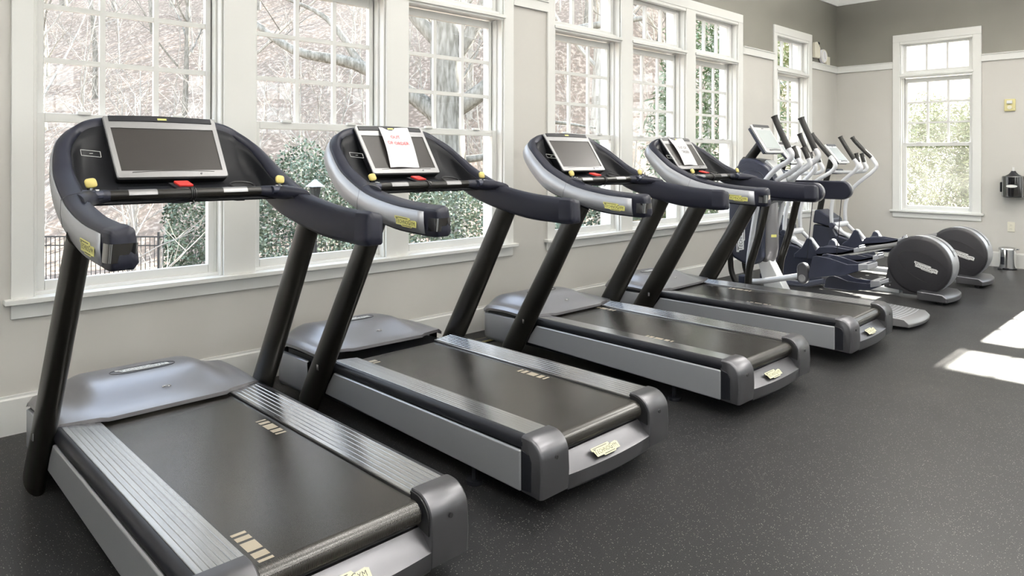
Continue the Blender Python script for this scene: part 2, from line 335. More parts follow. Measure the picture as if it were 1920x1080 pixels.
# ------------------------------------------------------------------ added fill uplights, out of view
for i in range(3):
    for j in range(3):
        x, y = -1.0+i*4.2, -7.4+j*2.6
        L = thing('fill_uplight', 'added white bowl uplight for room fill, hung out of view', 'pendant lamp', (x, y, 0), 0, 'added fill uplights')
        bw = [(.03, 2.80), (.20, 2.83), (.34, 2.90), (.42, 3.0), (.415, 3.0), (.33, 2.91), (.19, 2.845), (.03, 2.82)]
        MB().loft([[(r_*math.cos(t_), r_*math.sin(t_), z_) for t_ in [2*PI*q/32 for q in range(32)]] for r_, z_ in bw]).build('bowl', 'white_trim', L, smooth=50)
        MB().cyl((0, 0, 2.82), (0, 0, ZC), .012, 10).build('rod', 'steel', L)
        ld = bpy.data.lights.new('lamp', 'AREA'); ld.shape = 'DISK'; ld.size = .6; ld.energy = FILL_W[i]; ld.color = (1, .98, .95)  # unseen fill light, put in because daylight alone leaves the room dark
        lo = bpy.data.objects.new('lamp', ld); COL.objects.link(lo); lo.parent = L; lo.location = (0, 0, 2.95); lo.rotation_euler = (PI, 0, 0)

# ------------------------------------------------------------------ treadmill
EO = [(-.460,-.480,1.086),(-.459,-.264,1.103),(-.452,-.03,1.146),(-.442,.17,1.226),(-.427,.27,1.287),(-.402,.36,1.350),(-.37,.42,1.386),(-.325,.462,1.415),(-.25,.482,1.44),(-.12,.492,1.455),(0,.494,1.46)]
BO = [(-.456,-.485,.985),(-.450,-.25,.999),(-.440,.01,1.050),(-.428,.215,1.118),(-.420,.325,1.198),(-.405,.405,1.272),(-.375,.46,1.325),(-.33,.497,1.365),(-.25,.515,1.40),(-.12,.522,1.42),(0,.525,1.425)]
def rim(n=5):
    E = spline(EO, n); Bm = spline(BO, n); return E, Bm
def inward(E, i):
    t = E[min(i+1, len(E)-1)]-E[max(i-1, 0)]; t.z = 0
    if t.length < 1e-6: return Vector((1, 0, 0))
    t.normalize(); return Vector((t.y, -t.x, 0))
def make_belt(T, yl, yr):
    b = MB(); pr = [(.33, .262)]+[(-1.03-.038*math.sin(a), .225+.037*math.cos(a)) for a in [PI*i/14 for i in range(15)]]+[(.33, .188)]
    b.loft([[(x, y, z) for y, z in pr] for x in (-.25, .25)], 0, caps=False, closed=False)
    for xm, ya in ((-.215, yl), (.208, yr)):
        for a, c in ((0, .014), (.026, .05), (.062, .115), (.127, .157), (.169, .182)):
            if ya-a > .32: continue
            b.add([(xm-.021, ya-a, .2626), (xm+.021, ya-a, .2626), (xm+.021, ya-c, .2626), (xm-.021, ya-c, .2626)], [(0, 1, 2, 3)], 1)
    return b.build('running_belt', ['belt_rubber', 'belt_mark'], T, smooth=30, recalc=False)
def make_treadmill(label):
    T = thing('treadmill', label, 'treadmill', (0, 0, 0), 0, 'row of treadmills under the windows')
    # ---- lower body
    MB().box((-.40, -1.03, .085), (.40, .60, .235)).box((-.25, -1.03, .16), (.25, .33, .24)).build('deck_frame', 'black_plastic', T, smooth=0, bevel=.01)
    for s in (-1, 1):
        pf = [(-1.0, .080), (.385, .112), (.352, .17), (.300, .236), (-1.0, .232)]
        p = MB(); x0, x1 = s*.405, s*.420
        rings = []
        for y in (0, 1):
            pass
        p.prism(pf, x0, x1, 'x'); p.build('side_panel', 'silver_paint', T, smooth=0, bevel=.008, seg=3)
        r = MB(); prof = []
        x = .255; prof.append((x, .235)); prof.append((x, .2695)); n = 7; wdt = (.385-.255)/n
        for i in range(n):
            xa = .255+wdt*i; z = .2705+.011*(i+.5)/n
            prof += [(xa+.0012, z+.0012), (xa+wdt-.0024, z+.0015), (xa+wdt-.0012, z+.0011), (xa+wdt, z+.0014)]
        prof += [(.386, .235)]
        r.prism([(s*a, b) for a, b in prof], -1.005, .345, 'y'); r.build('side_rail', 'aluminium', T, smooth=0)
        e = [(.386, .236), (.386, .2815), (.396, .281), (.406, .276), (.412, .266), (.414, .250), (.410, .238)]
        MB().prism([(s*a, b) for a, b in e], -1.005, .35, 'y').build('rail_edge', 'black_plastic', T, smooth=50)
        MB().prism([(-1.0, .085), (-1.0, .235), (-1.04, .225), (-1.052, .20), (-1.052, .09)], s*.402, s*.4155, 'x').build('corner_trim', 'black_plastic', T, bevel=.004)
    # belt
    make_belt(T, -.842, -.074)
    MB().cyl((-.26, -1.03, .225), (.26, -1.03, .225), .033, 16).build('rear_roller', 'black_plastic', T)
    # rear cap: two cheeks and a bowed lower bar
    c = MB(); side = [(-1.0, .08)]+[(-1.0, .283)]+[(-1.025-.075*math.sin(a), .208+.075*math.cos(a)) for a in [PI/2*i/8 for i in range(9)]]+[(-1.103, .15), (-1.098, .076)]
    for s in (-1, 1):
        xs = [(.262, -.001), (.265, .002), (.400, .002), (.408, -.0015), (.4125, -.007)]
        rings = []
        for x, g in xs:
            rings.append([(s*x, y+(-g if y < -1.01 else 0), z+(g if z > .2 else 0)) for y, z in side])
        c.loft(rings)
        c.cyl((s*.334, -1.095, .213), (s*.334, -1.1065, .213), .0075, 12, 1)
    bar = []
    for i in range(13):
        x = -.262+.524*i/12; bow = .016*(1-(x/.262)**2)
        bar.append([(x, -1.0, .066), (x, -1.094-bow*.6, .066-bow*.35), (x, -1.100-bow, .078-bow*.3), (x, -1.101-bow, .125), (x, -1.092-bow*.8, .132), (x, -1.052, .172), (x, -1.045, .183), (x, -1.0, .183)])
    c.loft(bar)
    rc = c.build('rear_cap', ['endcap_grey', 'seam_dark'], T, smooth=32)
    for s in (-1, 1): MB().prism([(-1.0, .19), (-1.0, .278)]+[(-1.022-.070*math.sin(a), .208+.070*math.cos(a)) for a in [PI/2*i/8 for i in range(9)]]+[(-1.092, .17), (-1.06, .178)], s*.2575, s*.264, 'x').build('cheek_liner', 'seam_dark', rc, smooth=30)
    w = MB().mapped(wordmark(.165), frame((-.112, -1.112, .141), (1, .03, -.02), (0, .72, .70)))
    w.build('logo_plate', ['logo_cream', 'ink_black'], T, smooth=0)
    # motor cover
    def hz(x, y):
        a = abs(x); k = 1-max(0, min(1, (a-.20)/.15)); k = k*k*(3-2*k)
        f = max(0, min(1, (y-.30)/.30)); f = f*f*(3-2*f); g = max(0, min(1, (y-.62)/.30))
        top = .288+.072*f-.045*g*g; low = .290+.012*f-.03*g*g
        return low+(top-low)*k
    def yf(x): a = abs(x)/.412; return .935-.055*a**2-.07*a**8
    h = MB(); NX, NY = 33, 17; g = []
    for i in range(NX):
        x = -.412+.824*i/(NX-1); y0 = .315+.03*max(0, (abs(x)-.24)/.17) if abs(x) > .24 else .300; col = []
        for j in range(NY):
            y = y0+(yf(x)-y0)*j/(NY-1); z = hz(x, y)
            if j == NY-1: z -= .028
            elif j == NY-2: z -= .006
            if i in (0, NX-1): z -= .018
            col.append((x, y, z))
        g.append(col)
    for i in range(NX-1):
        for j in range(NY-1): pass
    h.loft(g, 0, caps=False, closed=False)
    lo = [[(x, y, min(z-.03, .262)) for x, y, z in (c0[0], c0[-1])] for c0 in g]
    # skirt of the lid all round
    per = [g[i][0] for i in range(NX)]+[g[NX-1][j] for j in range(1, NY)]+[g[i][NY-1] for i in range(NX-2, -1, -1)]+[g[0][j] for j in range(NY-2, 0, -1)]
    h.loft([per, [(x*.995, y, max(z-.016, .25)) for x, y, z in per]], 0, caps=False)
    hood = h.build('motor_cover', 'hood_grey', T, smooth=50, recalc=False)
    zt = lambda x, y: hz(x, y)+.0012
    ov = MB(); ring = [(.135*math.copysign(abs(math.cos(a))**.6, math.cos(a)), .655+.047*math.sin(a)) for a in [2*PI*i/40 for i in range(40)]]
    for i in range(40):
        x0, y0 = ring[i]; x1, y1 = ring[(i+1) % 40]
        ov.tube([(x0, y0, zt(x0, y0)), (x1, y1, zt(x1, y1))], .0012, 4)
    ov.build('badge_outline', 'black_plastic', hood, smooth=0)
    lg = wordmark(.215); lg.v = [(x-.108, .628+y, zt(0, .628+y)+z+.001) for x, y, z in lg.v]
    lg.build('logo_plate', ['logo_white', 'steel'], hood, smooth=0)
    MB().tube([(.03+.018*math.cos(a), .44+.007*math.sin(a), zt(.03, .44)) for a in [2*PI*i/12 for i in range(13)]], .002, 4).build('emblem', 'steel', hood)
    # front skirt
    k = MB(); rings = []
    pl = [(s_*.408, y_) for s_, y_ in [(-1, .50), (-1, .62), (-1, .74)]]+[(-.412+.824*i/20, yf(-.412+.824*i/20)-.012) for i in range(21)]+[(.408, .74), (.408, .62), (.408, .50)]
    pts = [(x, y) for x, y in pl]
    k.loft([[(x*.985, y-.012*(y > .7), .062) for x, y in pts], [(x, y, .085) for x, y in pts], [(x, y, .236) for x, y in pts], [(x*.97, y-.012, .244) for x, y in pts]], 0, caps=False, closed=False)
    sk = k.build('front_skirt', 'silver_light', T, smooth=45)
    so = sk.modifiers.new('thick', 'SOLIDIFY'); so.thickness = .006
    MB().loft([[(x*.975, y-.02, z) for x, y in pts] for z in (.07, .262)], 0, caps=False, closed=False).build('inner_shell', 'black_plastic', T)
    # feet
    for s in (-1, 1):
        for y in (-.70, .62): MB().cyl((s*.373, y, 0), (s*.373, y, .016), .034, 20).cyl((s*.373, y, .016), (s*.373, y, .10), .011, 12).build('foot', 'black_plastic', T)
    # ---- uprights
    for s in (-1, 1):
        pth = spline([(s*.434, .515, .035), (s*.434, .485, .09), (s*.428, .22, .53), (s*.420, -.075, 1.035)], 4)
        u = MB().tube(pth, [.037]*13, 20, 0, r2=[.084-.019*i/12 for i in range(13)], up=(1, 0, 0)).build('upright', 'black_satin', T, smooth=50)
        MB().mapped(MB().box((-.008, -.014, 0), (.008, .014, .003)), frame((s*.4685, .365, .26), (0, 1 if s > 0 else -1, 0), (0, 0, 1))).build('badge', 'chrome', u, smooth=0)
    # ---- console rim and arms
    E, Bm = rim(); N = len(E)
    arm_end = -.48
    def ring(i, s):
        n_ = inward(E, i); e, bt = E[i], Bm[i]; w_ = .074 if i < 12 else .074-.02*min(1, (i-12)/12)
        P = [bt+n_*.006-Vector((0, 0, .006)), bt+n_*0, e-Vector((0, 0, .0)), e+n_*.005+Vector((0, 0, .008)), e+n_*.015+Vector((0, 0, .0125)), e+n_*(w_-.020)+Vector((0, 0, .022)), e+n_*(w_-.005)+Vector((0, 0, .012)), e+n_*w_-Vector((0, 0, .012)), bt+n_*(w_+.002)+Vector((0, 0, .012)), bt+n_*(w_-.012)-Vector((0, 0, .006))]
        return [Vector((-s*p.x, p.y, p.z)) for p in P]
    shell = MB(); 
    full = [ring(i, 1) for i in range(N)]            # right side (x>0), from arm end to front centre
    left = [ring(i, -1) for i in range(N)]
    whole = left+full[::-1][1:]
    shell.loft(whole, 0, caps=False)
    cs = shell.build('console_shell', 'pad_navy', T, smooth=60)
    # silver outer band
    for s in (-1, 1):
        band = MB(); rg = []
        for i in range(0, N-8):
            n_ = inward(E, i); e, bt = E[i], Bm[i]
            P = [bt-n_*.0025+Vector((0, 0, .003)), bt*.5+e*.5-n_*.006, e-n_*.0025-Vector((0, 0, .004))]
            rg.append([Vector((s*-1*p.x if s > 0 else p.x, p.y, p.z)) for p in P])
        band.loft(rg, 0, caps=False, closed=False)
        bo = band.build('silver_band', 'silver_light', T, smooth=60); m_ = bo.modifiers.new('thick', 'SOLIDIFY'); m_.thickness = .004; m_.offset = 0
        i = 11; n_ = inward(E, i); q = [Bm[i]-n_*.0045, Bm[i]*.5+E[i]*.5-n_*.008, E[i]-n_*.0045, E[i]+n_*.005+Vector((0, 0, .0085)), E[i]+n_*.015+Vector((0, 0, .013)), E[i]+n_*.052+Vector((0, 0, .0224))]
        MB().tube([Vector((-s*p.x, p.y, p.z)) for p in q], .0008, 4).build('seam', 'seam_dark', T, smooth=0)
        # arm end cap
        r0_ = ring(0, s); cc = sum(r0_, Vector())/len(r0_); den = []
        for q in range(10):
            for t_ in range(6): den.append(r0_[q].lerp(r0_[(q+1) % 10], t_/6))
        prof_ = ((.002, 1.012), (-.030, 1.018), (-.052, 1.012), (-.066, .985), (-.076, .93), (-.081, .84), (-.084, .4))
        def cring(dy, sc, g=0): return [Vector((cc.x+(p.x-cc.x)*(sc+g), p.y+dy-g*.3, cc.z+(p.z-cc.z)*(1-(1-sc)*.75))) for p in den]
        cap = MB().loft([cring(*q) for q in prof_]).build('arm_cap', 'pad_navy', T, smooth=60)
        if s < 0:
            gw = MB(); hw = .0385; con = [(-.004, 1.0), (-.030, 1.018), (-.052, 1.012), (-.066, .985), (-.076, .93), (-.081, .84), (-.0825, .70), (-.084, .4), (-.0842, 0)]
            con = con+[(dy_, -sc_) for dy_, sc_ in con[::-1][1:-4]]
            rows_ = [[Vector((cc.x-.0015-(hw+.0018)*sc_+.004*(zz-1.035)/.05, cc.y+dy_-.0018, zz)) for dy_, sc_ in con[1:]] for zz in (1.004, 1.02, 1.04, 1.058)]
            gw.loft(rows_, 0, caps=False, closed=False)
            gw.build('indicator_window', 'black_gloss', cap, smooth=60)
        # word mark on the outer face of the arm
        if s < 0:
            o_ = MB().mapped(wordmark(.155), frame((-.4665, -.280, 1.016), (.00, -1, -.07), (.00, -.07, 1)))
            o_.build('logo_plate', ['logo_yellow', 'ink_black'], T, smooth=0)
    # dash surface behind the display
    D = MB(); rows = []; i0 = 10; idx = list(range(i0, N))
    top = [left[i][7] for i in idx]+[full[i][7] for i in idx[::-1][1:]]
    for r_ in top: pass
    base = []
    for p in top:
        kx = p.x/.39; base.append(Vector((p.x*.96, .085+.02*(1-abs(kx)), 1.135)))
    NS = 12
    for j in range(NS+1):
        s_ = j/NS; row = []
        for p, q in zip(top, base):
            kx = min(1, abs(p.x)/.385); c0 = Vector((p.x*1.0, p.y*(.86), 1.145+.0*kx))
            if p.y < .2: c0 = (p+q)/2
            else: c0 = c0.lerp((p+q)/2, max(0, (.30-p.y)/.12) if p.y < .30 else 0)
            row.append(p*(1-s_)**2+c0*2*s_*(1-s_)+q*s_*s_)
        rows.append(row)
    D.loft(rows, 0, caps=False, closed=False)
    dash = D.build('dashboard', 'dash_black', T, smooth=60); m_ = dash.modifiers.new('thick', 'SOLIDIFY'); m_.thickness = .012; m_.offset = 0
    def dash_at(x, s_):
        j = int(s_*NS); row = rows[j]; best = min(range(len(row)), key=lambda i: abs(row[i].x-x)); return row[best]
    # outlined mark on the dash, left of the display
    c4 = [dash_at(-.335, .25), dash_at(-.262, .25)]
    fr_ = frame((-.330, .288, 1.312), (1, -.42, -.12), (0, .55, .83)); mk = MB()
    for a_, b_ in (((0, 0), (.066, .0)), ((.066, 0), (.066, .026)), ((.066, .026), (0, .026)), ((0, .026), (0, 0)), ((.028, .012), (.040, .014))):
        mk.tube([fr_ @ Vector((*a_, 0)), fr_ @ Vector((*b_, 0))], .0009, 4)
    mk.build('outlined_mark', 'logo_white', dash, smooth=0)
    for s in (1,):
        cx_, cy_, cz_ = .262, .215, 1.175
        MB().tube([(cx_+.052*math.cos(a), cy_+.038*math.sin(a), cz_+.012+.014*math.sin(a)) for a in [2*PI*i/20 for i in range(21)]], .004, 6).add([(cx_+.05*math.cos(a), cy_+.037*math.sin(a), cz_+.008+.014*math.sin(a)) for a in [2*PI*i/20 for i in range(20)]], [tuple(range(20))]).build('cup_holder', 'seam_dark', dash)
    # tray under the display
    MB().prism([(.10, 1.135), (.10, 1.150), (.19, 1.168), (.27, 1.19), (.27, 1.15)], -.215, .215, 'x').build('accessory_tray', 'black_plastic', T, bevel=.006)
    # display
    dn = Vector((0, -.25, .18)).normalized(); up = Vector((0, .18, .25)).normalized()
    M = frame((0, .252, 1.221), (1, 0, 0), up)   # local x right, y up the screen, z towards the user
    H_ = .308
    def rr_(w0, w1, y0, y1, r_, n=5):
        pts = []
        for cx, cy, a0, ww in ((w1-r_, y1-r_, 0, 1), (-(w1-r_), y1-r_, 90, 1), (-(w0-r_), y0+r_, 180, 1), (w0-r_, y0+r_, 270, 1)):
            for i in range(n+1):
                a = math.radians(a0+90*i/n); pts.append((cx+r_*math.cos(a), cy+r_*math.sin(a)))
        return pts
    def ring2(a, z, sc=1.0): return [(x*sc, H_/2+(y-H_/2)*sc, z) for x, y in a]
    out = rr_(.218, .226, 0, H_, .012)
    hs = MB().loft([ring2(out, -.050, .93), ring2(out, -.035, .985), ring2(out, -.004, 1)])
    disp = MB().mapped(hs, M).build('display', 'black_plastic', T, smooth=45)
    top_cut = H_-.028
    fr2 = rr_(.218, .225, 0, H_, .012); inn = [(max(-.205, min(.205, x*.905)), max(.034, min(top_cut-.032, y))) for x, y in fr2]
    z = MB(); z.loft([ring2(fr2, -.006), ring2(fr2, .003, 1), [(x*.985, H_/2+(y-H_/2)*.985, .0065) for x, y in fr2], [(x, y, .0055) for x, y in inn], [(x, y, .001) for x, y in inn]], caps=False)
    MB().mapped(z, M).build('bezel', 'bezel_silver', disp, smooth=40)
    MB().mapped(MB().box((-.206, .033, -.002), (.206, top_cut-.031, .0025)), M).build('screen', 'screen_dark', disp, smooth=0)
    hb = MB(); pr2 = [(-.205+.41*i/14, H_-.028+.0035*math.sin(PI*i/14)) for i in range(15)]; pr3 = [(.205-.41*i/14, H_-.002+.006*math.sin(PI*i/14)) for i in range(15)]
    hb.prism(pr2+pr3, .002, .0095, 'z'); MB().mapped(hb, M).build('top_strip', 'black_plastic', disp, smooth=30)
    MB().mapped(MB().box((-.018, H_-.018, .0095), (.018, H_-.009, .0105)), M).build('emblem', 'logo_yellow', disp, smooth=0)
    MB().mapped(MB().tube([(-.16, .026, .007), (-.08, .031, .007), (0, .0325, .007), (.08, .031, .007), (.16, .026, .007)], .0009, 4).cyl((.105, .017, .006), (.105, .017, .0085), .0045, 12), M).build('button', 'endcap_grey', disp)
    # crossbar with contact plates, cable tie
    cb = MB().tube(spline([(-.375, .085, 1.160), (-.30, .10, 1.164), (0, .094, 1.164), (.30, .10, 1.164), (.375, .085, 1.160)], 4), .0205, 16).build('crossbar', 'black_satin', T, smooth=50)
    for s in (-1, 1):
        a = MB(); rs = []
        for x in (s*.125, s*.225): rs.append([(x, .097+.0212*math.cos(t_), 1.164+.0212*math.sin(t_)) for t_ in [math.radians(60+15*i) for i in range(9)]])
        a.loft(rs, 0, caps=False, closed=False); a.build('contact_plate', 'bezel_silver', cb, smooth=60)
    tie = MB()
    for q in (0, .007, .014): tie.tube([(.0+q, .094+.0235*math.cos(a), 1.164+.0235*math.sin(a)) for a in [2*PI*i/14 for i in range(15)]], .003, 6)
    tie.tube([(.007, .09, 1.142), (.012, .085, 1.128), (.0, .09, 1.122)], .003, 6)
    tie.build('cord_loop', 'seam_dark', cb, smooth=50)
    MB().tube([(-.10, .12, 1.135), (-.06, .10, 1.130), (-.01, .10, 1.130)], .004, 6).tube([(.16, .12, 1.135), (.19, .10, 1.130), (.22, .10, 1.130)], .004, 6).build('hook', 'black_plastic', cb)
    MB().prism([(.115, 1.176), (.115, 1.186), (.20, 1.204), (.215, 1.196)], -.045, .03, 'x').build('key_holder', 'black_plastic', T, bevel=.003)
    MB().prism([(.13, 1.188), (.125, 1.197), (.19, 1.212), (.195, 1.202)], -.03, .025, 'x').build('safety_key', 'red_plastic', T, bevel=.003)
    # webs between crossbar and arms
    for s in (-1, 1):
        MB().loft([[(s*x, yc+ry*math.cos(a), zc+rz*math.sin(a)) for a in [2*PI*i/20 for i in range(20)]] for x, yc, zc, ry, rz in ((.285, .100, 1.164, .021, .021), (.30, .098, 1.163, .026, .0235), (.33, .086, 1.161, .040, .026), (.36, .062, 1.158, .068, .029), (.39, .035, 1.155, .105, .030), (.41, .02, 1.15, .12, .028))]).build('arm_web', 'pad_navy', T, smooth=60)
    # lever pods
    for s in (-1, 1):
        pod = MB().loft([[(s*(.385-.055*t_)+0, .055+.03*math.cos(a)*(1-.25*t_), 1.168+.022*math.sin(a)*(1-.2*t_)) for a in [2*PI*i/14 for i in range(14)]] for t_ in (-.2, 0, .5, 1, 1.2)]).build('lever_pod', 'navy_plastic', T, smooth=50)
        MB().tube([(s*.357, .06, 1.175), (s*.355, .062, 1.198)], .010, 10).build('lever_stem', 'black_gloss', pod)
        kx = s*.355
        MB().mapped(MB().loft([[(.019*rx*math.copysign(abs(math.cos(a))**.6, math.cos(a)), .018*rx*math.copysign(abs(math.sin(a))**.6, math.sin(a)), zz) for a in [2*PI*i/16 for i in range(16)]] for zz, rx in ((-.007, .7), (-.004, .97), (.004, 1), (.007, .85))]), frame((kx, .058, 1.212), (1, 0, -.15*s), (.18*s, .35, .9))).build('lever_knob', 'yellow_knob', pod, smooth=50)
        MB().box((s*.337-.006, .045, 1.187), (s*.337+.006, .052, 1.190)).box((s*.342-.004, .02, 1.186), (s*.342+.004, .026, 1.189)).build('marking', 'logo_white', pod, smooth=0)
    return T
def copy_tree(o, parent=None):
    c = o.copy(); COL.objects.link(c)
    if parent: c.parent = parent
    for ch in list(o.children): copy_tree(ch, c)
    return c
TP = [(1.0117, -1.2532, .0130), (2.2185, -1.1810, .0181), (3.6599, -1.1868, -.0005), (5.0112, -1.1950, .0278)]
TL = ['nearest treadmill in the row, blank screen, belt reaching the bottom left of the picture',
      'treadmill second from the left, its grey motor cover lifted askew and red-lettered notice on screen',
      'treadmill with uncovered blank screen standing between the two treadmills that carry notices',
      'treadmill farthest along the row, beside the cross trainers, notice in black letters on screen']
protoT = make_treadmill(TL[0]); tms = [protoT]+[copy_tree(protoT) for _ in range(3)]
for T, (x, y, a), l in zip(tms, TP, TL): T.location = (x, y, 0); T.rotation_euler = (0, 0, a); T['label'] = l
# second treadmill: motor cover and front skirt pulled away from the deck
for ch in tms[1].children:
    if ch.name.startswith('motor_cover'): ch.location = (-.012, .10, .018); ch.rotation_euler = (math.radians(-1.0), math.radians(1.2), math.radians(1.0)); ch['label'] = 'grey motor cover lifted and pushed forward'
    if ch.name.startswith('front_skirt'): ch.location = (-.01, .07, -.004)
    if ch.name.startswith('inner_shell'): ch.location = (0, .02, 0)
# each belt has stopped at its own place
for T, yl, yr in zip(tms[1:], (.40, -.40, -.30), (-.38, .34, .05)):
    old = [c for c in T.children if c.name.startswith('running_belt')][0]; nb = make_belt(T, yl, yr); old.data = nb.data; bpy.data.objects.remove(nb)

# notices on the screens
def notice(T, x0, x1, lines, ink, label, curl):
    p = MB(); up = Vector((0, .18, .25)).normalized(); M = frame((0, .252, 1.221), (1, 0, 0), up)
    rows = []
    for j in range(25):
        v_ = j/24; yy = .034+.268*v_; sk = (x1-x0)*.0
        rows.append([M @ Vector((x0+(x1-x0)*u+curl*(1-v_)**2*0+(.022*(v_-1)*(-1) if False else 0)-.03*(1-v_)*curl, yy, .0115+.010*math.sin(PI*v_)*(1-u*.4)+.004*math.sin(5*u+3*v_))) for u in [i/12 for i in range(13)]])
    p.loft(rows, 0, caps=False, closed=False)
    for txt, cx, cy, sz in lines:
        t_, tw = text(txt, sz, 1)
        for q in range(len(t_.v)):
            x, y, z = t_.v[q]; X = cx-tw/2+x; Y = cy+y; v_ = (Y-.034)/.268
            u = (X+.03*(1-v_)*curl-x0)/(x1-x0); zz = .0150+.010*math.sin(PI*v_)*(1-u*.4)+.004*math.sin(5*u+3*v_)
            t_.v[q] = tuple(M @ Vector((X, Y, zz)))
        p.mapped(t_, Matrix())
    o = p.build('paper_notice', ['paper_white', ink], None, smooth=60, recalc=False)
    o.matrix_world = Matrix.Translation(T.location) @ Matrix.Rotation(T.rotation_euler.z, 4, 'Z')
    tag(o, label, 'notice', 'paper notices'); return o
notice(tms[1], -.076, .116, [('OUT', .003, .222, .030), ('OF ORDER', .003, .178, .030), ('\u2014\u2014', .015, .058, .012)], 'ink_red', 'white paper notice reading out of order in red letters', 1)
notice(tms[3], -.118, .094, [('OUT OF', -.01, .19, .036), ('ORDER.', .005, .148, .036)], 'ink_black', 'white paper notice with black letters on the farthest treadmill screen', .3)

# ------------------------------------------------------------------ cross trainers
def rel(P, y0=1.3): return [(x, y+y0, z) for x, y, z in P]
def arc(cx, cy, r, a0, a1, n): return [(cx+r*math.cos(math.radians(a0+(a1-a0)*i/n)), cy+r*math.sin(math.radians(a0+(a1-a0)*i/n))) for i in range(n+1)]
def yz(P): return [(y+1.3, z) for y, z in P]
def lever(T, x, gp, tp, r=.021, nm='moving_lever'):
    """white tube with a dark grip at its top"""
    L_ = MB().tube(spline(rel([(x+dx, y, z) for dx, y, z in tp]), 5), r, 12).build(nm, 'tube_white', T, smooth=50)
    g_ = MB().tube(spline(rel([(x+dx, y, z) for dx, y, z in gp]), 4), [r*1.25]+[r*1.02]*(4*(len(gp)-1)), 12, r2=[r*1.4]+[r*1.15]*(4*(len(gp)-1))).build('grip', 'grip_rubber', L_, smooth=50)
    e = [(x+dx, y-.022, z-.004) for dx, y, z in gp][0:]; MB().tube(spline(rel(e), 3)[2:], .006, 6).build('grip_edge', 'bezel_light', L_, smooth=50)
    return L_
def screen_unit(T, hw, tl, bl, thick=.055, side='navy_plastic'):
    (y1, z1), (y0, z0) = tl, bl; up = Vector((0, y1-y0, z1-z0)); H_ = up.length; M = frame((0, y0+1.3, z0), (1, 0, 0), up)
    o = MB().mapped(MB().box((-hw+.01, .01, -thick), (hw-.01, H_-.015, -.02)), M).build('display', side, T, bevel=.01)
    MB().mapped(MB().box((-hw, 0, -.024), (hw, H_, 0)), M).build('bezel', 'bezel_light', o, bevel=.012, seg=3)
    MB().mapped(MB().box((-hw*.80, H_*.15, 0), (hw*.80, H_*.80, .002)), M).build('screen', 'screen_pale', o, smooth=0)
    MB().mapped(MB().box((-hw*.86, H_*.90, .0), (hw*.86, H_*.985, .008)), M).build('top_strip', 'endcap_grey', o, bevel=.003)
    MB().mapped(MB().box((-hw*.1, H_*.845, 0), (hw*.1, H_*.87, .002)), M).build('emblem', 'endcap_grey', o)
    MB().mapped(MB().tube([(-hw*.6, H_*.085, .002), (0, H_*.10, .003), (hw*.6, H_*.085, .002)], .006, 6), M).build('button_strip', 'bezel_silver', o)
    return o
# --- cross trainer with hanging foot plates
V = thing('cross_trainer', 'cross trainer with round dark housing, cable-hung foot plates and ribbed rear step', 'cross trainer', (6.14, -1.3, 0), 0)
hp = [(-.70, .45), (-.69, .80), (-.70, 1.16)]+[(-.78, 1.25), (-.80, 1.305), (-.87, 1.315), (-.98, 1.30), (-1.07, 1.235), (-1.14, 1.13), (-1.16, 1.02), (-1.12, .93), (-1.04, .88), (-1.03, .42), (-.95, .345), (-.84, .345), (-.74, .39)]
hs = MB().prism(yz(hp), -.14, .14, 'x').build('housing', 'navy_plastic', V, bevel=.03, seg=3)
for r_, th in ((.215, .008), (.15, .010)):
    MB().cyl((-.14-th*(.25/r_), .37, 1.06), (.14+th*(.25/r_), .37, 1.06), r_, 40).build('disc_cover', 'navy_plastic', hs, bevel=.006)
MB().prism(yz([(-1.03, 1.30), (-1.09, 1.24), (-1.15, 1.13), (-1.17, 1.04), (-1.13, 1.04), (-1.10, 1.14), (-1.05, 1.22), (-1.0, 1.27)]), -.07, .07, 'x').build('front_stripe', 'bezel_light', hs, bevel=.006)
wl_ = wordmark(.32); MB().mapped(wl_, frame((-.1415, .44, .45), (0, 0, 1), (0, 1, 0))).build('logo_plate', ['logo_white', 'ink_black'], hs, smooth=0)
ns = []
for z_, r_, yc in ((.36, .03, -1.0), (.375, .06, -1.01), (.42, .085, -1.015), (.50, .095, -1.02), (.65, .097, -1.02), (.80, .09, -1.02), (.93, .078, -1.03), (.95, .07, -1.03)):
    ns.append([(r_*math.cos(a), yc+1.3+r_*.85*math.sin(a), z_) for a in [2*PI*i/24 for i in range(24)]])
nose = MB().loft(ns).build('front_cowl', 'hood_grey', V, smooth=50)
MB().mapped(MB().box((-.026, -.012, -.002), (.026, .012, .0015)), frame((-.052, 1.3-1.0915, .615), (.80, -.58, 0), (0, 0, 1))).build('emblem', 'logo_yellow', nose, bevel=.003)
MB().tube(rel([(0, -.80, 1.27), (0, -.93, 1.43)]), .042, 18).cyl(*rel([(0, -.79, 1.262), (0, -.815, 1.292)]), .055, 18).build('mast', 'black_satin', V)
screen_unit(V, .17, (-.93, 1.62), (-1.09, 1.365))
lever(V, -.2, [(0, -1.165, 1.68), (0, -1.19, 1.62), (0, -1.24, 1.51), (0, -1.295, 1.395)], [(0, -1.29, 1.405), (0, -1.325, 1.345), (0, -1.29, 1.285), (0, -1.19, 1.225), (0, -1.09, 1.12), (0, -1.03, 1.0), (0, -1.0, .85), (0, -.97, .68), (0, -.935, .45), (0, -.92, .27)], .023)
lever(V, .2, [(0, -1.225, 1.68), (0, -1.25, 1.62), (0, -1.30, 1.51), (0, -1.355, 1.385)], [(0, -1.35, 1.40), (0, -1.385, 1.34), (0, -1.35, 1.285), (0, -1.24, 1.22), (0, -1.13, 1.08), (0, -1.06, .92), (0, -1.02, .75), (0, -.985, .60), (0, -.96, .30)], .023)
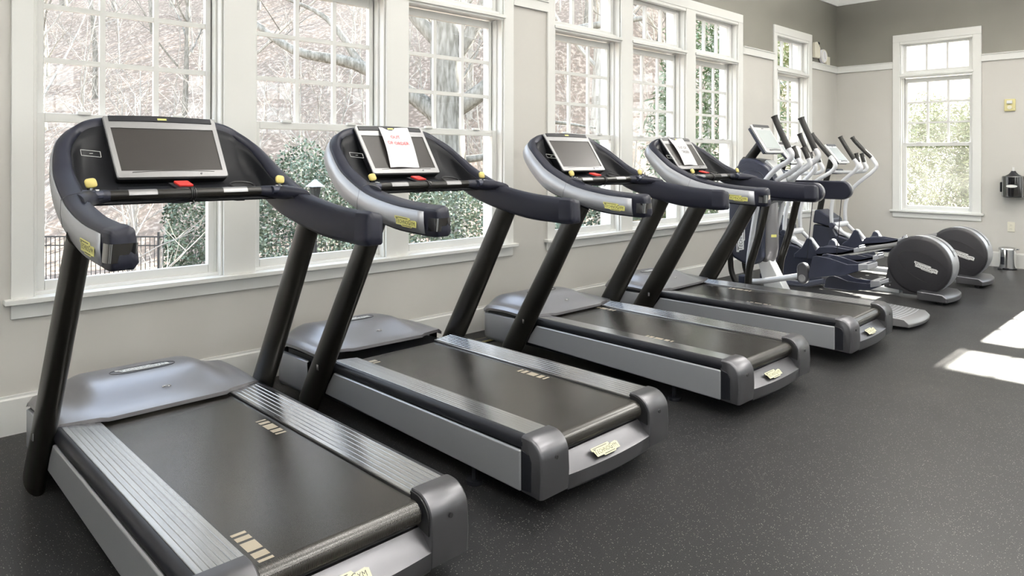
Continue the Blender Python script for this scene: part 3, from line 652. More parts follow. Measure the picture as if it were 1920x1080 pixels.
for x, dy in ((-.11, .0), (.10, .0)):
    lever(V, x, [(0, -1.29, 1.41), (0, -1.315, 1.36), (0, -1.335, 1.31)], [(0, -1.335, 1.315), (0, -1.35, 1.255), (0, -1.26, 1.185), (0, -1.15, 1.12), (0, -1.08, 1.09)], .021, 'fixed_handle')
for s in (-1, 1):
    n_ = 14; y0, y1, zc, hh = -.98, -1.56, 1.03, .082
    pf = [(y0, zc-hh), (y0, zc+hh)]+[(y1-hh*.9*math.sin(a), zc+hh*math.cos(a)) for a in [PI*i/n_ for i in range(n_+1)]]
    a_ = MB().prism(yz(pf), s*.3-.032, s*.3+.012, 'x').build('side_arm', 'pad_navy', V, bevel=.014, seg=3)
    MB().prism(yz([(y, zc+(z-zc)*.97) for y, z in pf]), s*.3+.012, s*.3+.045, 'x').build('arm_shell', 'bezel_silver', a_, bevel=.012, seg=3)
    MB().prism(yz([(-.92, .99), (-.92, 1.09), (-1.10, 1.09), (-1.10, .99)]), 0, s*.29, 'x').build('cross_member', 'black_plastic', V, bevel=.015)
    MB().tube(spline(rel([(s*.3, -1.175, .99), (s*.3, -1.145, .92), (s*.3, -1.09, .69), (s*.3, -1.035, .50), (s*.3, -.99, .35), (s*.3, -.975, .19), (s*.3, -.975, .02)]), 4), .022, 14, r2=.034).build('curved_post', 'black_satin', V, smooth=50)
    MB().tube(rel([(s*.3, -1.545, .96), (s*.3, -1.495, .43 if s < 0 else .34)]), .0032, 6).build('cable', 'black_plastic', V)
    MB().tube(spline(rel([(s*.13, -.71, .55), (s*.13, -.71, .36), (s*.13, -.725, .25), (s*.13, -.78, .15), (s*.13, -.88, .10), (s*.13, -1.05, .09)]), 5), .026, 14).build('leg', 'black_satin', V, smooth=50)
    # swing joint, lower tube, clevis, plate
    dz = 0 if s < 0 else -.10
    MB().box((s*.2-.035, 1.3-.95, .165+dz*.3), (s*.2+.035, 1.3-.84, .262+dz*.3)).build('swing_joint', 'navy_plastic', V, bevel=.018, seg=3)
    MB().tube(spline(rel([(s*.2, -.93, .205+dz*.3), (s*.2, -1.05, .222+dz*.5), (s*.2, -1.25, .272+dz), (s*.2, -1.44, .322+dz)]), 4), .025, 12).build('pedal_tube', 'tube_white' if s < 0 else 'navy_plastic', V, smooth=50)
    cp = [(-1.445+.045*math.cos(a), .30+dz+.045*math.sin(a)) for a in [PI+PI*i/10 for i in range(11)]]+[(-1.445+.045*math.cos(a), .39+dz+.045*math.sin(a)) for a in [PI*i/10 for i in range(11)]]
    xo = -.275 if s < 0 else .225
    cl = MB().prism(yz(cp), xo, xo+.055, 'x').build('cable_bracket', 'endcap_grey', V, bevel=.012, seg=3)
    MB().cyl(*rel([(xo-.004, -1.445, .305+dz), (xo+.01, -1.445, .305+dz)]), .03, 20).build('pivot_cap', 'bezel_silver', cl, bevel=.004)
    if s < 0: pr_, xa, xb = [(-1.47, .30), (-1.62, .335), (-1.78, .365), (-1.90, .415), (-1.955, .45), (-1.945, .472), (-1.80, .455), (-1.66, .49), (-1.56, .50), (-1.52, .49), (-1.50, .40)], -.245, -.03
    else: pr_, xa, xb = [(-1.50, .195), (-1.70, .195), (-1.88, .225), (-1.95, .262), (-1.95, .285), (-1.85, .275), (-1.70, .275), (-1.62, .30), (-1.56, .31), (-1.52, .28)], .03, .245
    fp = MB().prism(yz(pr_), xa, xa+.018, 'x').prism(yz(pr_), xb-.018, xb, 'x').prism(yz([(y, z) for y, z in pr_[:5]]+[(y, z+.035) for y, z in pr_[:5][::-1]]), xa+.018, xb-.018, 'x')
    fpo = fp.build('foot_plate', 'navy_plastic', V, bevel=.006)
    MB().prism(yz([(pr_[4][0]-.004, pr_[4][1]-.02), (pr_[4][0]-.004, pr_[4][1]+.024), (pr_[4][0]+.07, pr_[4][1]+.018), (pr_[4][0]+.07, pr_[4][1]-.04)]), xa-.002, xb+.002, 'x').build('plate_tip', 'silver_light', fpo, bevel=.006)
    for j in range(6):
        q = pr_[1]; MB().prism(yz([(q[0]-.01-.05*j, q[1]+.030+.009*j), (q[0]-.01-.05*j, q[1]+.040+.009*j), (q[0]-.03-.05*j, q[1]+.042+.010*j), (q[0]-.03-.05*j, q[1]+.032+.010*j)]), xa+.02, xb-.02, 'x').build('tread_rib', 'black_plastic', fpo, smooth=0)
MB().prism(yz([(-.93, .40), (-1.05, .40), (-1.24, .06), (-1.24, .03), (-1.03, .03)]), -.055, .055, 'x').prism(yz([(-1.0, .03), (-1.0, .06), (-1.76, .055), (-1.76, .02)]), -.075, .075, 'x').build('centre_beam', 'bezel_light', V, bevel=.01)
st = []
for i in range(15):
    x = -.26+.51*i/14; k = (x+.005)/.255; yr = -2.255-.035*(1-k*k); st.append([(x, -1.72+1.3, .022), (x, yr+1.3, .022), (x, yr+1.3-.006, .05), (x, yr+1.3+.03, .082), (x, -1.90+1.3, .098), (x, -1.72+1.3, .098)])
sp_ = MB().loft(st).build('rear_step', 'step_rubber', V, bevel=.008, smooth=40)
for i in range(15):
    y = -2.20+.029*i; zz = .0835+(.0145)*min(1, (y+2.225)/.325)
    MB().tube([(x, y+1.3-.02*(x/.25)**2*-1, zz) for x in [-.225+.45*j/8 for j in range(9)]], .0035, 6).build('tread_rib', 'silver_light', sp_)

# --- cross trainers with a rear flywheel drum
def make_synchro(label, GL, TL_, GR, TR_):
    V = thing('cross_trainer', label, 'cross trainer', (0, 0, 0), 0, 'cross trainers with rear drums')
    tb = [(-.43, .53), (-.385, .12), (-.41, .045), (-1.05, .045), (-1.05, .22), (-.86, .375), (-.70, .415), (-.655, .50)]
    tw = MB().prism(yz(tb), -.13, .13, 'x').build('front_tower', 'navy_plastic', V, bevel=.02, seg=3)
    MB().prism(yz([(-.425, .545), (-.45, .70), (-.50, .705), (-.665, .605), (-.665, .51)]), -.145, .145, 'x').build('tower_head', 'navy_plastic', tw, bevel=.02, seg=3)
    MB().prism(yz([(-.655, .50), (-.70, .425), (-.86, .385), (-1.04, .235), (-1.04, .26), (-.87, .41), (-.71, .45), (-.67, .51)]), -.07, .07, 'x').build('tower_stripe', 'bezel_light', tw, bevel=.006)
    MB().tube(rel([(0, -.45, .66), (0, -.50, .92), (0, -.59, 1.30)]), .034, 16).build('mast', 'black_satin', V)
    screen_unit(V, .145, (-.575, 1.485), (-.755, 1.265), .05)
    MB().box((-.09, 1.3-.70, 1.13), (.09, 1.3-.56, 1.19)).build('console_box', 'navy_plastic', V, bevel=.015)
    pv = MB().cyl(*rel([(-.17, -.685, .535), (.205, -.685, .535)]), .032, 18).build('pivot_bar', 'tube_white', V)
    MB().cyl(*rel([(-.235, -.685, .535), (-.17, -.685, .535)]), .034, 18).build('pivot_cap', 'navy_plastic', pv, bevel=.01)
    for s in (-1, 1):
        g_, t2_ = (GL, TL_) if s < 0 else (GR, TR_)
        lever(V, s*.2, [(0, y, z) for y, z in g_], [(0, y, z) for y, z in t2_], .021)
        lever(V, s*.085, [(0, -.905, 1.375), (0, -.92, 1.32), (0, -.935, 1.27)], [(0, -.93, 1.275), (0, -.965, 1.21), (0, -.93, 1.165), (0, -.80, 1.155), (0, -.62, 1.16)], .019, 'fixed_handle')
        # swing arm link, pedal and rail
        dz = 0 if s < 0 else -.07; dy = 0 if s < 0 else -.07
        MB().tube(rel([(s*.2, -.685, .535), (s*.2, -.90, .40+dz)]), .02, 10).build('link_arm', 'tube_white', V)
        br = MB().prism(yz([(-.955+dy, .505+dz*.6), (-.93+dy, .50+dz*.6), (-.88+dy, .40+dz), (-.80+dy, .33+dz), (-.80+dy, .29+dz), (-1.10+dy, .30+dz), (-1.09+dy, .345+dz), (-1.02+dy, .39+dz), (-.985+dy, .49+dz*.6)]), s*.2-.028, s*.2+.028, 'x').build('pedal_bracket', 'navy_plastic', V, bevel=.01, seg=3)
        MB().prism(yz([(-.950+dy, .512+dz*.6), (-.975+dy, .508+dz*.6), (-1.095+dy, .352+dz), (-1.088+dy, .343+dz)]), s*.2-.024, s*.2+.024, 'x').build('bracket_edge', 'bezel_light', br, bevel=.002)
        MB().tube(rel([(s*.2, -.98, .315+dz), (s*.13, -1.30, .385+dz*.3), (s*.12, -1.75, .50+dz*.0)]), .024, 12).build('pedal_rail', 'bezel_silver', V, smooth=50)
        pp = [(-1.05, .335), (-1.30, .375), (-1.44, .42), (-1.46, .452), (-1.36, .43), (-1.22, .445), (-1.08, .43), (-1.045, .39)]
        pp = [(y+dy*.5, z+dz*1.5) for y, z in pp]; xa, xb = (s*.2-.075, s*.2+.075)
        p_ = MB().prism(yz(pp), xa, xa+.014, 'x').prism(yz(pp), xb-.014, xb, 'x').prism(yz(pp[:4]+[(y, z+.028) for y, z in pp[:4][::-1]]), xa, xb, 'x').build('foot_plate', 'navy_plastic', V, bevel=.005)
        MB().prism(yz([(pp[3][0]-.006, pp[3][1]-.03), (pp[3][0]-.006, pp[3][1]+.008), (pp[3][0]+.05, pp[3][1]-.006), (pp[3][0]+.05, pp[3][1]-.05)]), xa-.002, xb+.002, 'x').build('plate_tip', 'silver_light', p_, bevel=.004)
    MB().prism(yz([(-1.0, .03), (-1.0, .075), (-1.75, .075), (-1.75, .03)]), -.06, .06, 'x').build('centre_beam', 'bezel_light', V, bevel=.01)
    # drum
    c0 = (-1.935, .325); R_ = .268; rings = []
    for x, r_ in ((-.148, R_-.03), (-.142, R_-.012), (-.128, R_)):
        rings.append([(x, c0[0]+1.3+r_*math.cos(a), c0[1]+r_*math.sin(a)) for a in [2*PI*i/56 for i in range(56)]])
    drum = MB().loft(rings).build('drum', 'drum_dark', V, smooth=40)
    ro = [[(x, c0[0]+1.3+r_*math.cos(a), c0[1]+r_*math.sin(a)) for a in [2*PI*i/56 for i in range(56)]] for x, r_ in ((-.128, R_-.001), (-.12, R_+.002), (.0, R_+.004), (.12, R_-.004), (.145, R_-.03))]
    rim_ = MB().loft(ro).build('drum_rim', 'silver_paint', V, smooth=40)
    MB().loft([[(x, c0[0]+1.3+(R_+.0055)*math.cos(math.radians(a)), c0[1]+(R_+.0055)*math.sin(math.radians(a))) for a in range(60, 161, 5)] for x in (-.012, .012)], 0, caps=False, closed=False).build('slot', 'seam_dark', rim_)
    MB().mapped(MB().box((-.035, -.012, 0), (.035, .012, .0015)), frame((.045, c0[0]+1.3+(R_+.006)*math.cos(math.radians(150)), c0[1]+(R_+.006)*math.sin(math.radians(150))), (1, 0, 0), (0, .5, .866))).build('emblem', 'bezel_silver', rim_, smooth=0)
    sm = MB().tube([(-.1285, c0[0]+1.3+(R_+.0035)*math.cos(a), c0[1]+(R_+.0035)*math.sin(a)) for a in [2*PI*i/40 for i in range(41)]], .0018, 4)
    sm.build('seam', 'seam_dark', drum, smooth=0)
    ell = []
    for i in range(48):
        a = 2*PI*i/48; P_ = (c0[0]-.045+.215*math.cos(a), c0[1]-.015+.125*math.sin(a)+.35*(.215*math.cos(a)))
        dd_ = math.hypot(P_[0]-c0[0], P_[1]-c0[1]); f_ = min(1, .236/dd_); ell.append((c0[0]+(P_[0]-c0[0])*f_, c0[1]+(P_[1]-c0[1])*f_))
    MB().tube([(-.1485, y+1.3, z) for y, z in ell+ell[:1]], .0022, 5).build('emboss_line', 'seam_dark', drum, smooth=0)
    w_ = wordmark(.205); MB().mapped(w_, frame((-.150, -1.890+1.3, .315), (0, -1, -.30), (0, -.30, 1))).build('logo_plate', ['logo_white', 'ink_black'], drum, smooth=0)
    MB().prism(yz([(-1.70, .42), (-1.635, .09), (-1.80, .075), (-1.80, .05), (-2.0, .05), (-2.0, .25)]), -.138, .12, 'x').cyl((-.145, 1.3-1.69, .115), (-.137, 1.3-1.69, .115), .008, 10, 1).build('drum_bracket', ['drum_dark', 'bezel_silver'], V, bevel=.008)
    bb = []
    for i in range(13):
        x = -.262+.47*i/12; k = (x+.027)/.235; yr = -2.195-.03*(1-k*k); bb.append([(x, -1.955+1.3, .028), (x, yr+1.3, .028), (x, yr+1.3, .07), (x, yr+1.3+.035, .098), (x, -1.955+1.3, .108)])
    MB().loft(bb).build('rear_foot', 'endcap_grey', V, bevel=.010, smooth=40)
    for s in (-.17, .13): MB().cyl((s, -2.12+1.3, 0), (s, -2.12+1.3, .03), .02, 14).build('foot_pad', 'black_plastic', V)
    for s in (-.11, .11): MB().cyl((s, -.55+1.3, 0), (s, -.55+1.3, .05), .02, 14).build('foot_pad', 'black_plastic', V)
    return V
sA = make_synchro('cross trainer with rear drum standing between the cable-hung cross trainer and the corner machine',
    [(-.845, 1.565), (-.865, 1.52), (-.915, 1.41), (-.965, 1.305)], [(-.96, 1.315), (-1.01, 1.235), (-.975, 1.165), (-.89, 1.08), (-.80, .98), (-.735, .87), (-.70, .72), (-.685, .53)],
    [(-.80, 1.575), (-.835, 1.53), (-.915, 1.43), (-.995, 1.335)], [(-.99, 1.342), (-1.05, 1.245), (-1.0, 1.17), (-.86, 1.08), (-.76, .97), (-.70, .86), (-.675, .70), (-.68, .53)])
sB = make_synchro('cross trainer with rear drum nearest the corner, its drum under the end window',
    [(-.77, 1.565), (-.795, 1.52), (-.86, 1.41), (-.925, 1.305)], [(-.92, 1.315), (-.965, 1.24), (-.93, 1.17), (-.86, 1.11), (-.78, 1.03), (-.71, .92), (-.68, .78), (-.672, .65), (-.68, .53)],
    [(-.755, 1.57), (-.79, 1.52), (-.88, 1.42), (-.975, 1.325)], [(-.97, 1.332), (-1.03, 1.235), (-.985, 1.16), (-.88, 1.07), (-.77, .965), (-.70, .84), (-.675, .70), (-.68, .53)])
sA.location = (7.36, -1.3, 0); sB.location = (8.60, -1.3, 0)

# ------------------------------------------------------------------ wall things and small objects
a = thing('fire_alarm', 'cream square alarm plate with a clear strobe high on the end wall', 'fire alarm', (XB, -2.05, 1.89))
MB().box((-.022, -.057, 0), (0, .057, .147)).build('back_plate', 'alarm_cream', a, bevel=.008)
MB().box((-.045, -.028, .088), (-.02, .028, .128)).build('strobe', 'bezel_light', a, bevel=.006)
MB().cyl((-.03, .0, .045), (-.02, .0, .045), .024, 20).box((-.026, -.05, .02), (-.022, -.04, .03)).build('sounder', 'cream_plastic', a, bevel=.002)
a = thing('wipes_dispenser', 'smoked black wipes dispenser with an oval white badge on the end wall', 'dispenser', (XB, -2.105, .855))
pb = [(-.13*math.copysign(abs(math.cos(t_))**.5, math.cos(t_)), .13*math.copysign(abs(math.sin(t_))**.5, math.sin(t_))) for t_ in [PI*i/24-PI/2 for i in range(25)]]
MB().prism([(-.175+.16*0+x*.0-.0+(.0), y) for x, y in []] or [(max(-.20, -.02-.18*abs(math.cos(t_))**.5), .118*math.sin(t_)/max(.01, abs(math.sin(t_)))*abs(math.sin(t_))**.6 if abs(math.sin(t_)) > .01 else 0) for t_ in [PI*i/24-PI/2 for i in range(25)]]+[(0, .118), (0, -.118)], 0, .255, 'z').build('canister', 'black_gloss', a, bevel=.012, seg=3)
MB().box((-.12, .116, .06), (-.05, .135, .18)).build('latch', 'black_plastic', a, bevel=.01)
MB().loft([[(-.11+r_*math.cos(t_), r_*math.sin(t_), z_) for t_ in [2*PI*i/20 for i in range(20)]] for z_, r_ in ((.255, .085), (.275, .05), (.30, .028), (.315, .022))]).build('lid', 'black_plastic', a, smooth=50)
MB().cyl((-.11, 0, .31), (-.11, 0, .362), .011, 10).build('nozzle', 'logo_white', a)
el = MB().add([(-.2018, .056*math.cos(t_), .135+.017*math.sin(t_)) for t_ in [2*PI*i/24 for i in range(24)]], [tuple(range(24))], 0)
el.build('badge', ['logo_white'], a, smooth=0)
a = thing('wall_outlet', 'cream double power outlet low on the end wall above the metal bin', 'power outlet', (XB, -2.063, .435))
MB().box((-.008, -.037, 0), (0, .037, .117)).build('cover_plate', 'cream_plastic', a, bevel=.003)
for z_ in (.034, .082): MB().box((-.011, -.017, z_-.014), (-.007, .017, z_+.014)).box((-.0125, -.008, z_-.004), (-.0105, -.006, z_+.006), 1).box((-.0125, .006, z_-.004), (-.0105, .008, z_+.006), 1).build('socket', ['cream_plastic', 'seam_dark'], a, bevel=.001)
a = thing('pedal_bin', 'small round polished steel pedal bin against the end wall', 'waste bin', (XB-.14, -2.055, 0))
MB().cyl((0, 0, .012), (0, 0, .232), .088, 36).build('body', 'chrome', a, smooth=40)
MB().cyl((0, 0, 0), (0, 0, .014), .091, 36).build('base_ring', 'black_plastic', a, smooth=40)
MB().loft([[(r_*math.cos(t_), r_*math.sin(t_), z_) for t_ in [2*PI*i/36 for i in range(36)]] for z_, r_ in ((.230, .092), (.246, .092), (.254, .085), (.262, .05), (.264, .01))]).build('lid', 'steel', a, smooth=50)
MB().box((-.10, -.035, .008), (-.085, .03, .02)).box((-.155, .03, .006), (-.08, .07, .018)).build('pedal', 'black_plastic', a, bevel=.004)
MB().prism([(-.094, .05), (-.088, .055), (-.085, .085), (-.095, .08)][:0] or [(-.096, .022), (-.084, .022), (-.078, .055), (-.09, .055)], .06, .15, 'z').build('handle', 'black_plastic', a)
MB().box((-.02, -.115, .235), (.02, -.088, .25)).build('hinge', 'steel', a, bevel=.003)
a = thing('wall_speaker', 'cream wedge-shaped wall box with a dark knob beside the corner window', 'speaker', (9.515, 0, 2.665))
MB().prism([(-.075, 0), (-.075, .205), (-.01, .215), (.065, .150), (.075, .14), (.075, .0)], -.05, 0, 'y').build('cabinet', 'cream_plastic', a, bevel=.008)
MB().cyl((.03, -.035, .19), (.045, -.035, .205), .02, 14).build('knob', 'black_plastic', a, bevel=.003)
a = thing('wall_clock', 'round white clock propped on the picture rail', 'clock', (9.715, 0, RT))
MB().cyl((0, -.05, .098), (0, -.012, .098), .095, 40).build('case', 'clock_white', a, bevel=.006)
MB().tube([(0+.086*math.cos(t_), -.052, .098+.086*math.sin(t_)) for t_ in [2*PI*i/36 for i in range(37)]], .004, 6).build('rim', 'cream_plastic', a)
MB().box((-.002, -.053, .094), (.002, -.051, .155)).build('minute_hand', 'steel', a, smooth=0)
MB().mapped(MB().box((-.002, -.053, 0), (.002, -.051, .045)), Matrix.Translation((0, 0, .098)) @ Matrix.Rotation(2.4, 4, 'Y')).build('hour_hand', 'steel', a, smooth=0)
a = tag(MB().box((-.055, -.035, 0), (.055, -.004, .11)).box((-.03, -.037, .03), (.03, -.035, .08)).build('thermostat', 'cream_plastic', None, bevel=.005), 'small cream box on the picture rail right of the clock', 'thermostat'); a.location = (9.885, 0, RT-.0)
# cable cover behind the treadmills
a = thing('cable_cover', 'black floor cable cover edged with yellow stripes between two treadmills', 'cable cover', (3.40, -.26, 0))
MB().prism([(-.06, 0), (-.045, .012), (.045, .012), (.06, 0)], -.22, .22, 'y').build('body', 'black_plastic', a) 
a.rotation_euler = (0, 0, PI/2)
for s in (-1, 1): MB().prism([(s*.036, .0124), (s*.050, .009), (s*.048, .0105), (s*.034, .0135)], -.22, .22, 'y').build('stripe', 'yellow_knob', a, smooth=0)

# ------------------------------------------------------------------ outdoors
def depth_pt(u, v, Z):   # point seen by the camera direction (u, v) at distance Z, used only to lay out the garden
    return Vector((0, -4.036, 1.3))+fw*Z+rr*((u-960)/1324.1*Z)-uu*((v-297.44)/1324.1*Z)
def ground_z(x, y):
    d = (Vector((x, y, 0))-Vector((0, -4.036, 0))).dot(Vector((fw.x, fw.y, 0)))
    base = -1.0-.9*max(0, min(1, (d-8)/10))
    up = max(0, d-21)
    side = .19*max(0, x-2)*min(1, up/14)
    ky = max(0, min(1, (y-4)/14)); up *= ky; side *= ky
    return base+side+up*.42+min(up, 10)*.05+1.0*noise.noise(Vector((x*.05, y*.05, 0)))*min(1, up/6)+.25*noise.noise(Vector((x*.3, y*.3, 3)))*min(1, max(0, d-10)/4)
g = MB(); NX, NY = 90, 70; rows = []
for j in range(NY):
    t_ = j/(NY-1); row = []
    for i in range(NX):
        s_ = i/(NX-1); y = .23+110*t_**1.8; x = -45+175*s_
        row.append((x, y, ground_z(x, y) if y > .3 else -1.0))
    rows.append(row)
g.loft(rows, 0, caps=False, closed=False)
gr = tag(g.build('hillside', 'leaf_litter', None, smooth=180, recalc=False), 'tan leaf-covered hillside rising behind the building', 'hillside'); gr['kind'] = 'structure'
g2 = MB().box((XB+TH, -30, -1.05), (60, .23, -1.0)); g3 = g2.build('lawn', 'leaf_litter', None, smooth=0); g3['kind'] = 'structure'; g3['label'] = 'flat ground beyond the end wall'

def tree_mesh(seed, h, r, levels=3, nbr=9, spread=1.0, lean=.05, twig=True, thin=.75, fork=None):
    rnd = random.Random(seed); big = MB(); small = MB()
    def grow(p, d, L_, r_, lv):
        n = 5 if lv == 0 else 4; pts = [p.copy()]; dd = d.copy()
        for i in range(n):
            dd = (dd+Vector((rnd.uniform(-1, 1), rnd.uniform(-1, 1), rnd.uniform(-.6, .8)))*(.10 if lv == 0 else .22)).normalized(); pts.append(pts[-1]+dd*L_/n)
        rad = [r_*(1-.75*i/n) for i in range(n+1)]
        (big if lv <= 1 else small).tube(pts, rad, 7 if lv == 0 else (5 if lv == 1 else 3), 0, caps=False)
        if lv >= levels: return
        k = nbr if lv == 0 else (6 if lv == 1 else 5)
        for i in range(k):
            t_ = (.28+.7*i/k) if lv == 0 else (.25+.75*rnd.random()); q = t_*n; a = int(min(q, n-1)); pp = pts[a].lerp(pts[a+1], q-a)
            az = rnd.uniform(0, 2*PI); out = Vector((math.cos(az), math.sin(az), rnd.uniform(.15, .9)))
            nd_ = (out*spread+dd*.5).normalized()
            grow(pp, nd_, L_*(.42 if lv == 0 else .55)*rnd.uniform(.6, 1.2)*(1-.3*t_), max(.006, r_*(1-.75*t_)*.5), lv+1)
    grow(Vector((0, 0, -.3)), Vector((lean, 0, 1)).normalized(), h, r, 0)
    return big, small
GEN = Vector((0, 0, 0))
def make_tree(name, seed, h, r, bark, twigm, label, group, **kw):
    b, s_ = tree_mesh(seed, h, r, **kw); o = bpy.data.objects.new(name, None); COL.objects.link(o)
    b.build('trunk', bark, o, smooth=60, recalc=False); s_.build('twigs', twigm, o, smooth=0, recalc=False); tag(o, label, 'tree', group); return o
protos = []
for i in range(6):
    pale = i % 3 == 1
    protos.append(make_tree('bare_tree', 10+i, 15+2*(i % 3), .15+.03*(i % 3), 'bark_pale' if pale else 'bark_grey', 'twig_pale' if i == 1 else 'twig_grey', 'bare leafless winter tree on the hillside seen through the windows', 'bare trees on the hillside', nbr=13, levels=3))
rnd = random.Random(3); placed = 0; used = set()
k = 0
pts_ = []
while placed < 130 and k < 4000:
    k += 1; Z = 22+60*rnd.random()**1.2; u = rnd.uniform(-60, 1420)
    p = depth_pt(u, 300, Z)
    if p.y < 2.5 or p.x > 75 or any((p-q).length < 1.6 for q in pts_): continue
    pts_.append(p)
    i = rnd.randrange(6); o = protos[i] if i not in used else copy_tree(protos[i]); used.add(i)
    o.location = (p.x, p.y, ground_z(p.x, p.y)); o.rotation_euler = (0, 0, rnd.uniform(0, 6.28)); sc = rnd.uniform(.75, 1.25); o.scale = (sc, sc, sc); placed += 1
# brushwood saplings, pale twiggy
sap = [make_tree('sapling', 60+i, 4.2, .035, 'bark_pale', 'twig_pale', 'pale twiggy sapling in the undergrowth behind the fence', 'pale saplings behind the fence', nbr=14, levels=2, spread=1.1) for i in range(3)]
used = set(); placed = 0
while placed < 90:
    Z = rnd.uniform(17.5, 36); u = rnd.uniform(0, 1250); p = depth_pt(u, 300, Z)
    if p.y < 2.5: continue
    i = rnd.randrange(3); o = sap[i] if i not in used else copy_tree(sap[i]); used.add(i)
    o.location = (p.x, p.y, ground_z(p.x, p.y)-.1); o.rotation_euler = (0, 0, rnd.uniform(0, 6.28)); sc = rnd.uniform(.7, 1.5); o.scale = (sc, sc, sc); placed += 1
# small bare shrub close to the first window
p = depth_pt(270, 480, 8.5); o = make_tree('bare_shrub', 91, 3.4, .03, 'twig_pale', 'twig_pale', 'pale bare shrub spreading in front of the iron fence', None, nbr=9, levels=2, spread=1.3); o.location = (p.x, p.y, ground_z(p.x, p.y)-.3); o['category'] = 'shrub'
# big forked tree behind the third window
def fat_tree():
    o = bpy.data.objects.new('forked_tree', None); COL.objects.link(o); m_ = MB()
    m_.tube(spline([(0, 0, -.5), (.05, 0, 2), (0, 0, 4.2), (-.05, 0, 6.0), (.1, 0, 9)], 4), [.48-.012*i for i in range(17)], 12, caps=False)
    def limb(P, r_): m_.tube(spline(P, 4), [r_*(1-.75*i/(4*(len(P)-1))) for i in range(4*(len(P)-1)+1)], 8, caps=False)
    limb([(0, 0, 3.9), (-.9, .2, 4.6), (-2.2, .2, 5.3), (-3.6, 0, 5.6), (-5.0, .4, 6.6)], .24)
    limb([(0, 0, 4.1), (.9, -.1, 4.7), (1.8, 0, 5.6), (2.9, .2, 6.1), (4.6, .2, 6.4)], .24)
    limb([(0, 0, 5.6), (-.9, .1, 6.6), (-1.8, 0, 8.2), (-2.3, 0, 10)], .20)
    limb([(0, 0, 5.2), (.7, .1, 6.3), (1.3, 0, 8.0), (2.6, 0, 10)], .20)
    limb([(.0, 0, 3.0), (1.2, .3, 3.2), (2.2, .2, 3.9), (3.5, .2, 3.8)], .10)
    limb([(-2.0, .2, 5.2), (-2.9, .3, 6.4), (-4.2, .4, 7.0)], .1)
    m_.build('trunk', 'bark_grey', o, smooth=60, recalc=False)
    b, s_ = tree_mesh(77, 6, .08, nbr=16, levels=3, spread=1.6); s_.v = [(x*1.3, y*1.3, z*1.1+3.2) for x, y, z in s_.v]; s_.build('twigs', 'twig_pale', o, smooth=0, recalc=False)
    return tag(o, 'large old tree with forking limbs behind the third window from the left', 'tree')
p = depth_pt(838, 300, 16.5); o = fat_tree(); o.location = (p.x, p.y, ground_z(p.x, p.y)); o.rotation_euler = (0, 0, -.76)

# evergreen shrubs of many small leaves
def leaves(seed, n, rad, leaf, fn=None, droop=0):
    rnd = random.Random(seed); m_ = MB()
    for i in range(n):
        while True:
            d = Vector((rnd.uniform(-1, 1), rnd.uniform(-1, 1), rnd.uniform(-1, 1)))
            if .05 < d.length <= 1: break
        rr_ = .55+.45*rnd.random()**.5; d = d.normalized()*rr_*(1+.22*noise.noise(d.normalized()*2.5+Vector((seed, 0, 0))))
        p = Vector((d.x*rad[0], d.y*rad[1], d.z*rad[2]+rad[2]*.92))
        a = Vector((rnd.gauss(0, 1), rnd.gauss(0, 1), rnd.gauss(0, .7)-droop)).normalized(); b = a.orthogonal().normalized(); b.rotate(Matrix.Rotation(rnd.uniform(0, 6.28), 3, a)); s_ = leaf*rnd.uniform(.6, 1.4)
        w_ = leaf*(.34 if fn is None else fn)
        m_.add([p, p+a*s_*.5+b*w_, p+a*s_, p+a*s_*.5-b*w_], [(0, 1, 2, 3)])
    return m_
def shrub(name, seed, u, Z, rad, n, leaf, mt, label, cat='shrub', group=None, fn=None, zoff=0, droop=0, pos=None):
    p = depth_pt(u, 300, Z) if pos is None else Vector((pos[0], pos[1], 0)); o = bpy.data.objects.new(name, None); COL.objects.link(o)
    o.location = (p.x, p.y, (ground_z(p.x, p.y) if p.y > .3 else -1.0)+zoff)
    leaves(seed, n, rad, leaf, fn, droop).build('foliage', mt, o, smooth=0, recalc=False)
    b, s_ = tree_mesh(seed, rad[2]*1.3, .04, nbr=8, levels=1); b.build('stems', 'bark_grey', o, smooth=60, recalc=False)
    return tag(o, label, cat, group)
shrub('evergreen_shrub', 1, 372, 12.5, (.55, .55, 1.45), 7000, .065, 'leaf_dark', 'slim evergreen shrub at the right edge of the leftmost window')
shrub('evergreen_shrub', 2, 575, 13.0, (1.25, 1.0, 1.55), 15000, .065, 'leaf_dark', 'broad evergreen shrub in the second window from the left')
shrub('evergreen_shrub', 3, 835, 10.5, (1.5, 1.0, 1.25), 18000, .055, 'leaf_dark', 'dense evergreen shrub filling the foot of the third window')
shrub('evergreen_shrub', 4, 1075, 15, (1.9, 1.2, 1.8), 8000, .10, 'leaf_dark', 'tall speckled evergreen shrub behind the fourth window')
shrub('evergreen_shrub', 5, 1010, 12, (1.0, 1.0, .9), 4000, .09, 'leaf_dark', 'low evergreen shrub between the third and fourth windows')
shrub('pine_tree', 6, 1340, 17, (1.6, 1.6, 3.6), 11000, .22, 'leaf_green', 'tall green conifer beyond the sixth window', 'tree', fn=.10, droop=.6)
shrub('pine_tree', 7, 1475, 21, (2.6, 1.8, 3.8), 12000, .22, 'leaf_bamboo', 'bright green feathery tree beyond the narrow corner window', 'tree', fn=.10, droop=.6)
shrub('bushes', 8, 1215, 19, (1.3, 1.1, 1.2), 3500, .12, 'leaf_tan', 'tan dried bush low in the fifth window')['category'] = 'shrub'
bpy.data.objects['bushes'].name = 'dried_shrub'
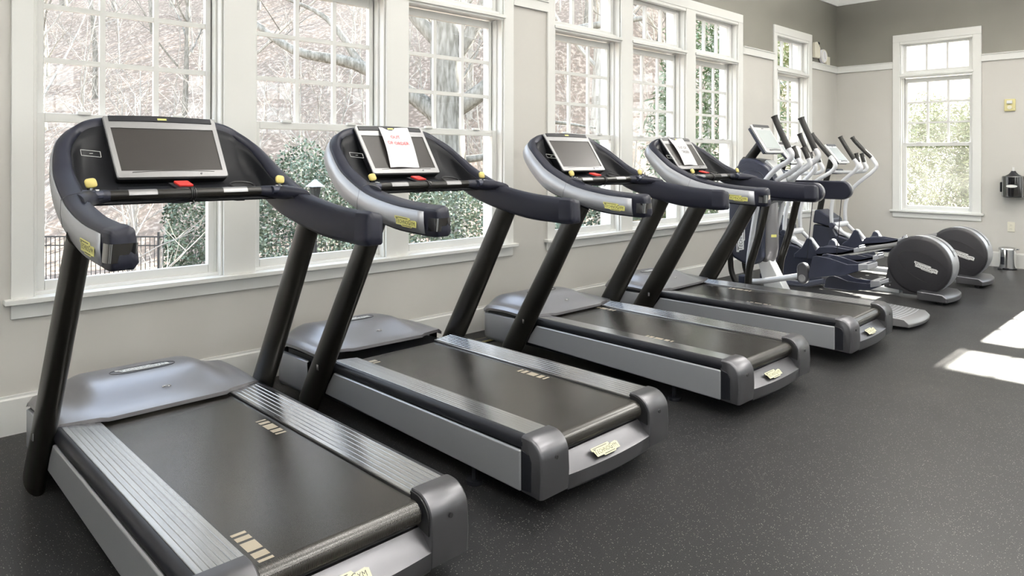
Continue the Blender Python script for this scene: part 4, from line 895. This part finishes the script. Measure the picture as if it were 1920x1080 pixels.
for i, (x, y, rz_) in enumerate(((16.2, 2.2, 2.1), (17.0, .6, 2.2), (16.4, -1.1, 2.15), (17.2, -2.6, 2.2), (16.5, -4.0, 2.1))):
    shrub('bamboo_clump', 20+i, 0, 0, (1.25, 1.15, rz_), 22000, .13, 'leaf_bamboo', 'pale green bamboo clump beyond the end window', 'bamboo', 'bamboo clumps beyond the end window', fn=.10, droop=.5, pos=(x, y) if y <= .3 else (x, y))
# iron fence
A = depth_pt(-40, 300, 18.0); Bp = depth_pt(1000, 300, 18.0); Ld = (Bp-A); Ln = Vector((Ld.x, Ld.y, 0)).length; dx = Vector((Ld.x, Ld.y, 0)).normalized()
F = thing('iron_fence', 'black iron picket fence across the garden at the foot of the hill', 'fence', (A.x, A.y, -1.95), math.atan2(dx.y, dx.x))
MB().box((0, -.015, 1.24), (Ln, .015, 1.275)).box((0, -.012, 1.02), (Ln, .012, 1.05)).box((0, -.012, .12), (Ln, .012, .15)).build('rails', 'iron', F, smooth=0)
pk = MB(); x = 0
npk = int(Ln/.115)
for i in range(min(npk, 140)): pk.box((i*.115-.008, -.008, 0), (i*.115+.008, .008, 1.26))
pk.build('pickets', 'iron', F, smooth=0)['kind'] = 'stuff'
for i in range(int(Ln/2.3)+1): MB().box((i*2.3-.03, -.03, -.3), (i*2.3+.03, .03, 1.38)).build('post', 'iron', F, smooth=0)
# lantern post
p = depth_pt(591, 352, 12.0)
Lp = thing('garden_lantern', 'pale topped garden lantern above the evergreen shrub in the second window', 'lantern', (p.x, p.y, ground_z(p.x, p.y)))
hz_ = .95-ground_z(p.x, p.y)-.1
MB().cyl((0, 0, 0), (0, 0, hz_-.25), .035, 12).build('post', 'iron', Lp)
MB().loft([[(r_*math.cos(t_), r_*math.sin(t_), z_) for t_ in [PI/4+PI/2*i for i in range(4)]] for z_, r_ in ((hz_-.25, .06), (hz_-.02, .10))]).build('lamp_glass', 'iron', Lp, smooth=0)
MB().loft([[(r_*math.cos(t_), r_*math.sin(t_), z_) for t_ in [PI/4+PI/2*i for i in range(4)]] for z_, r_ in ((hz_-.02, .17), (hz_+.07, .05), (hz_+.10, .02))]).build('cap', 'screen_pale', Lp, smooth=0)
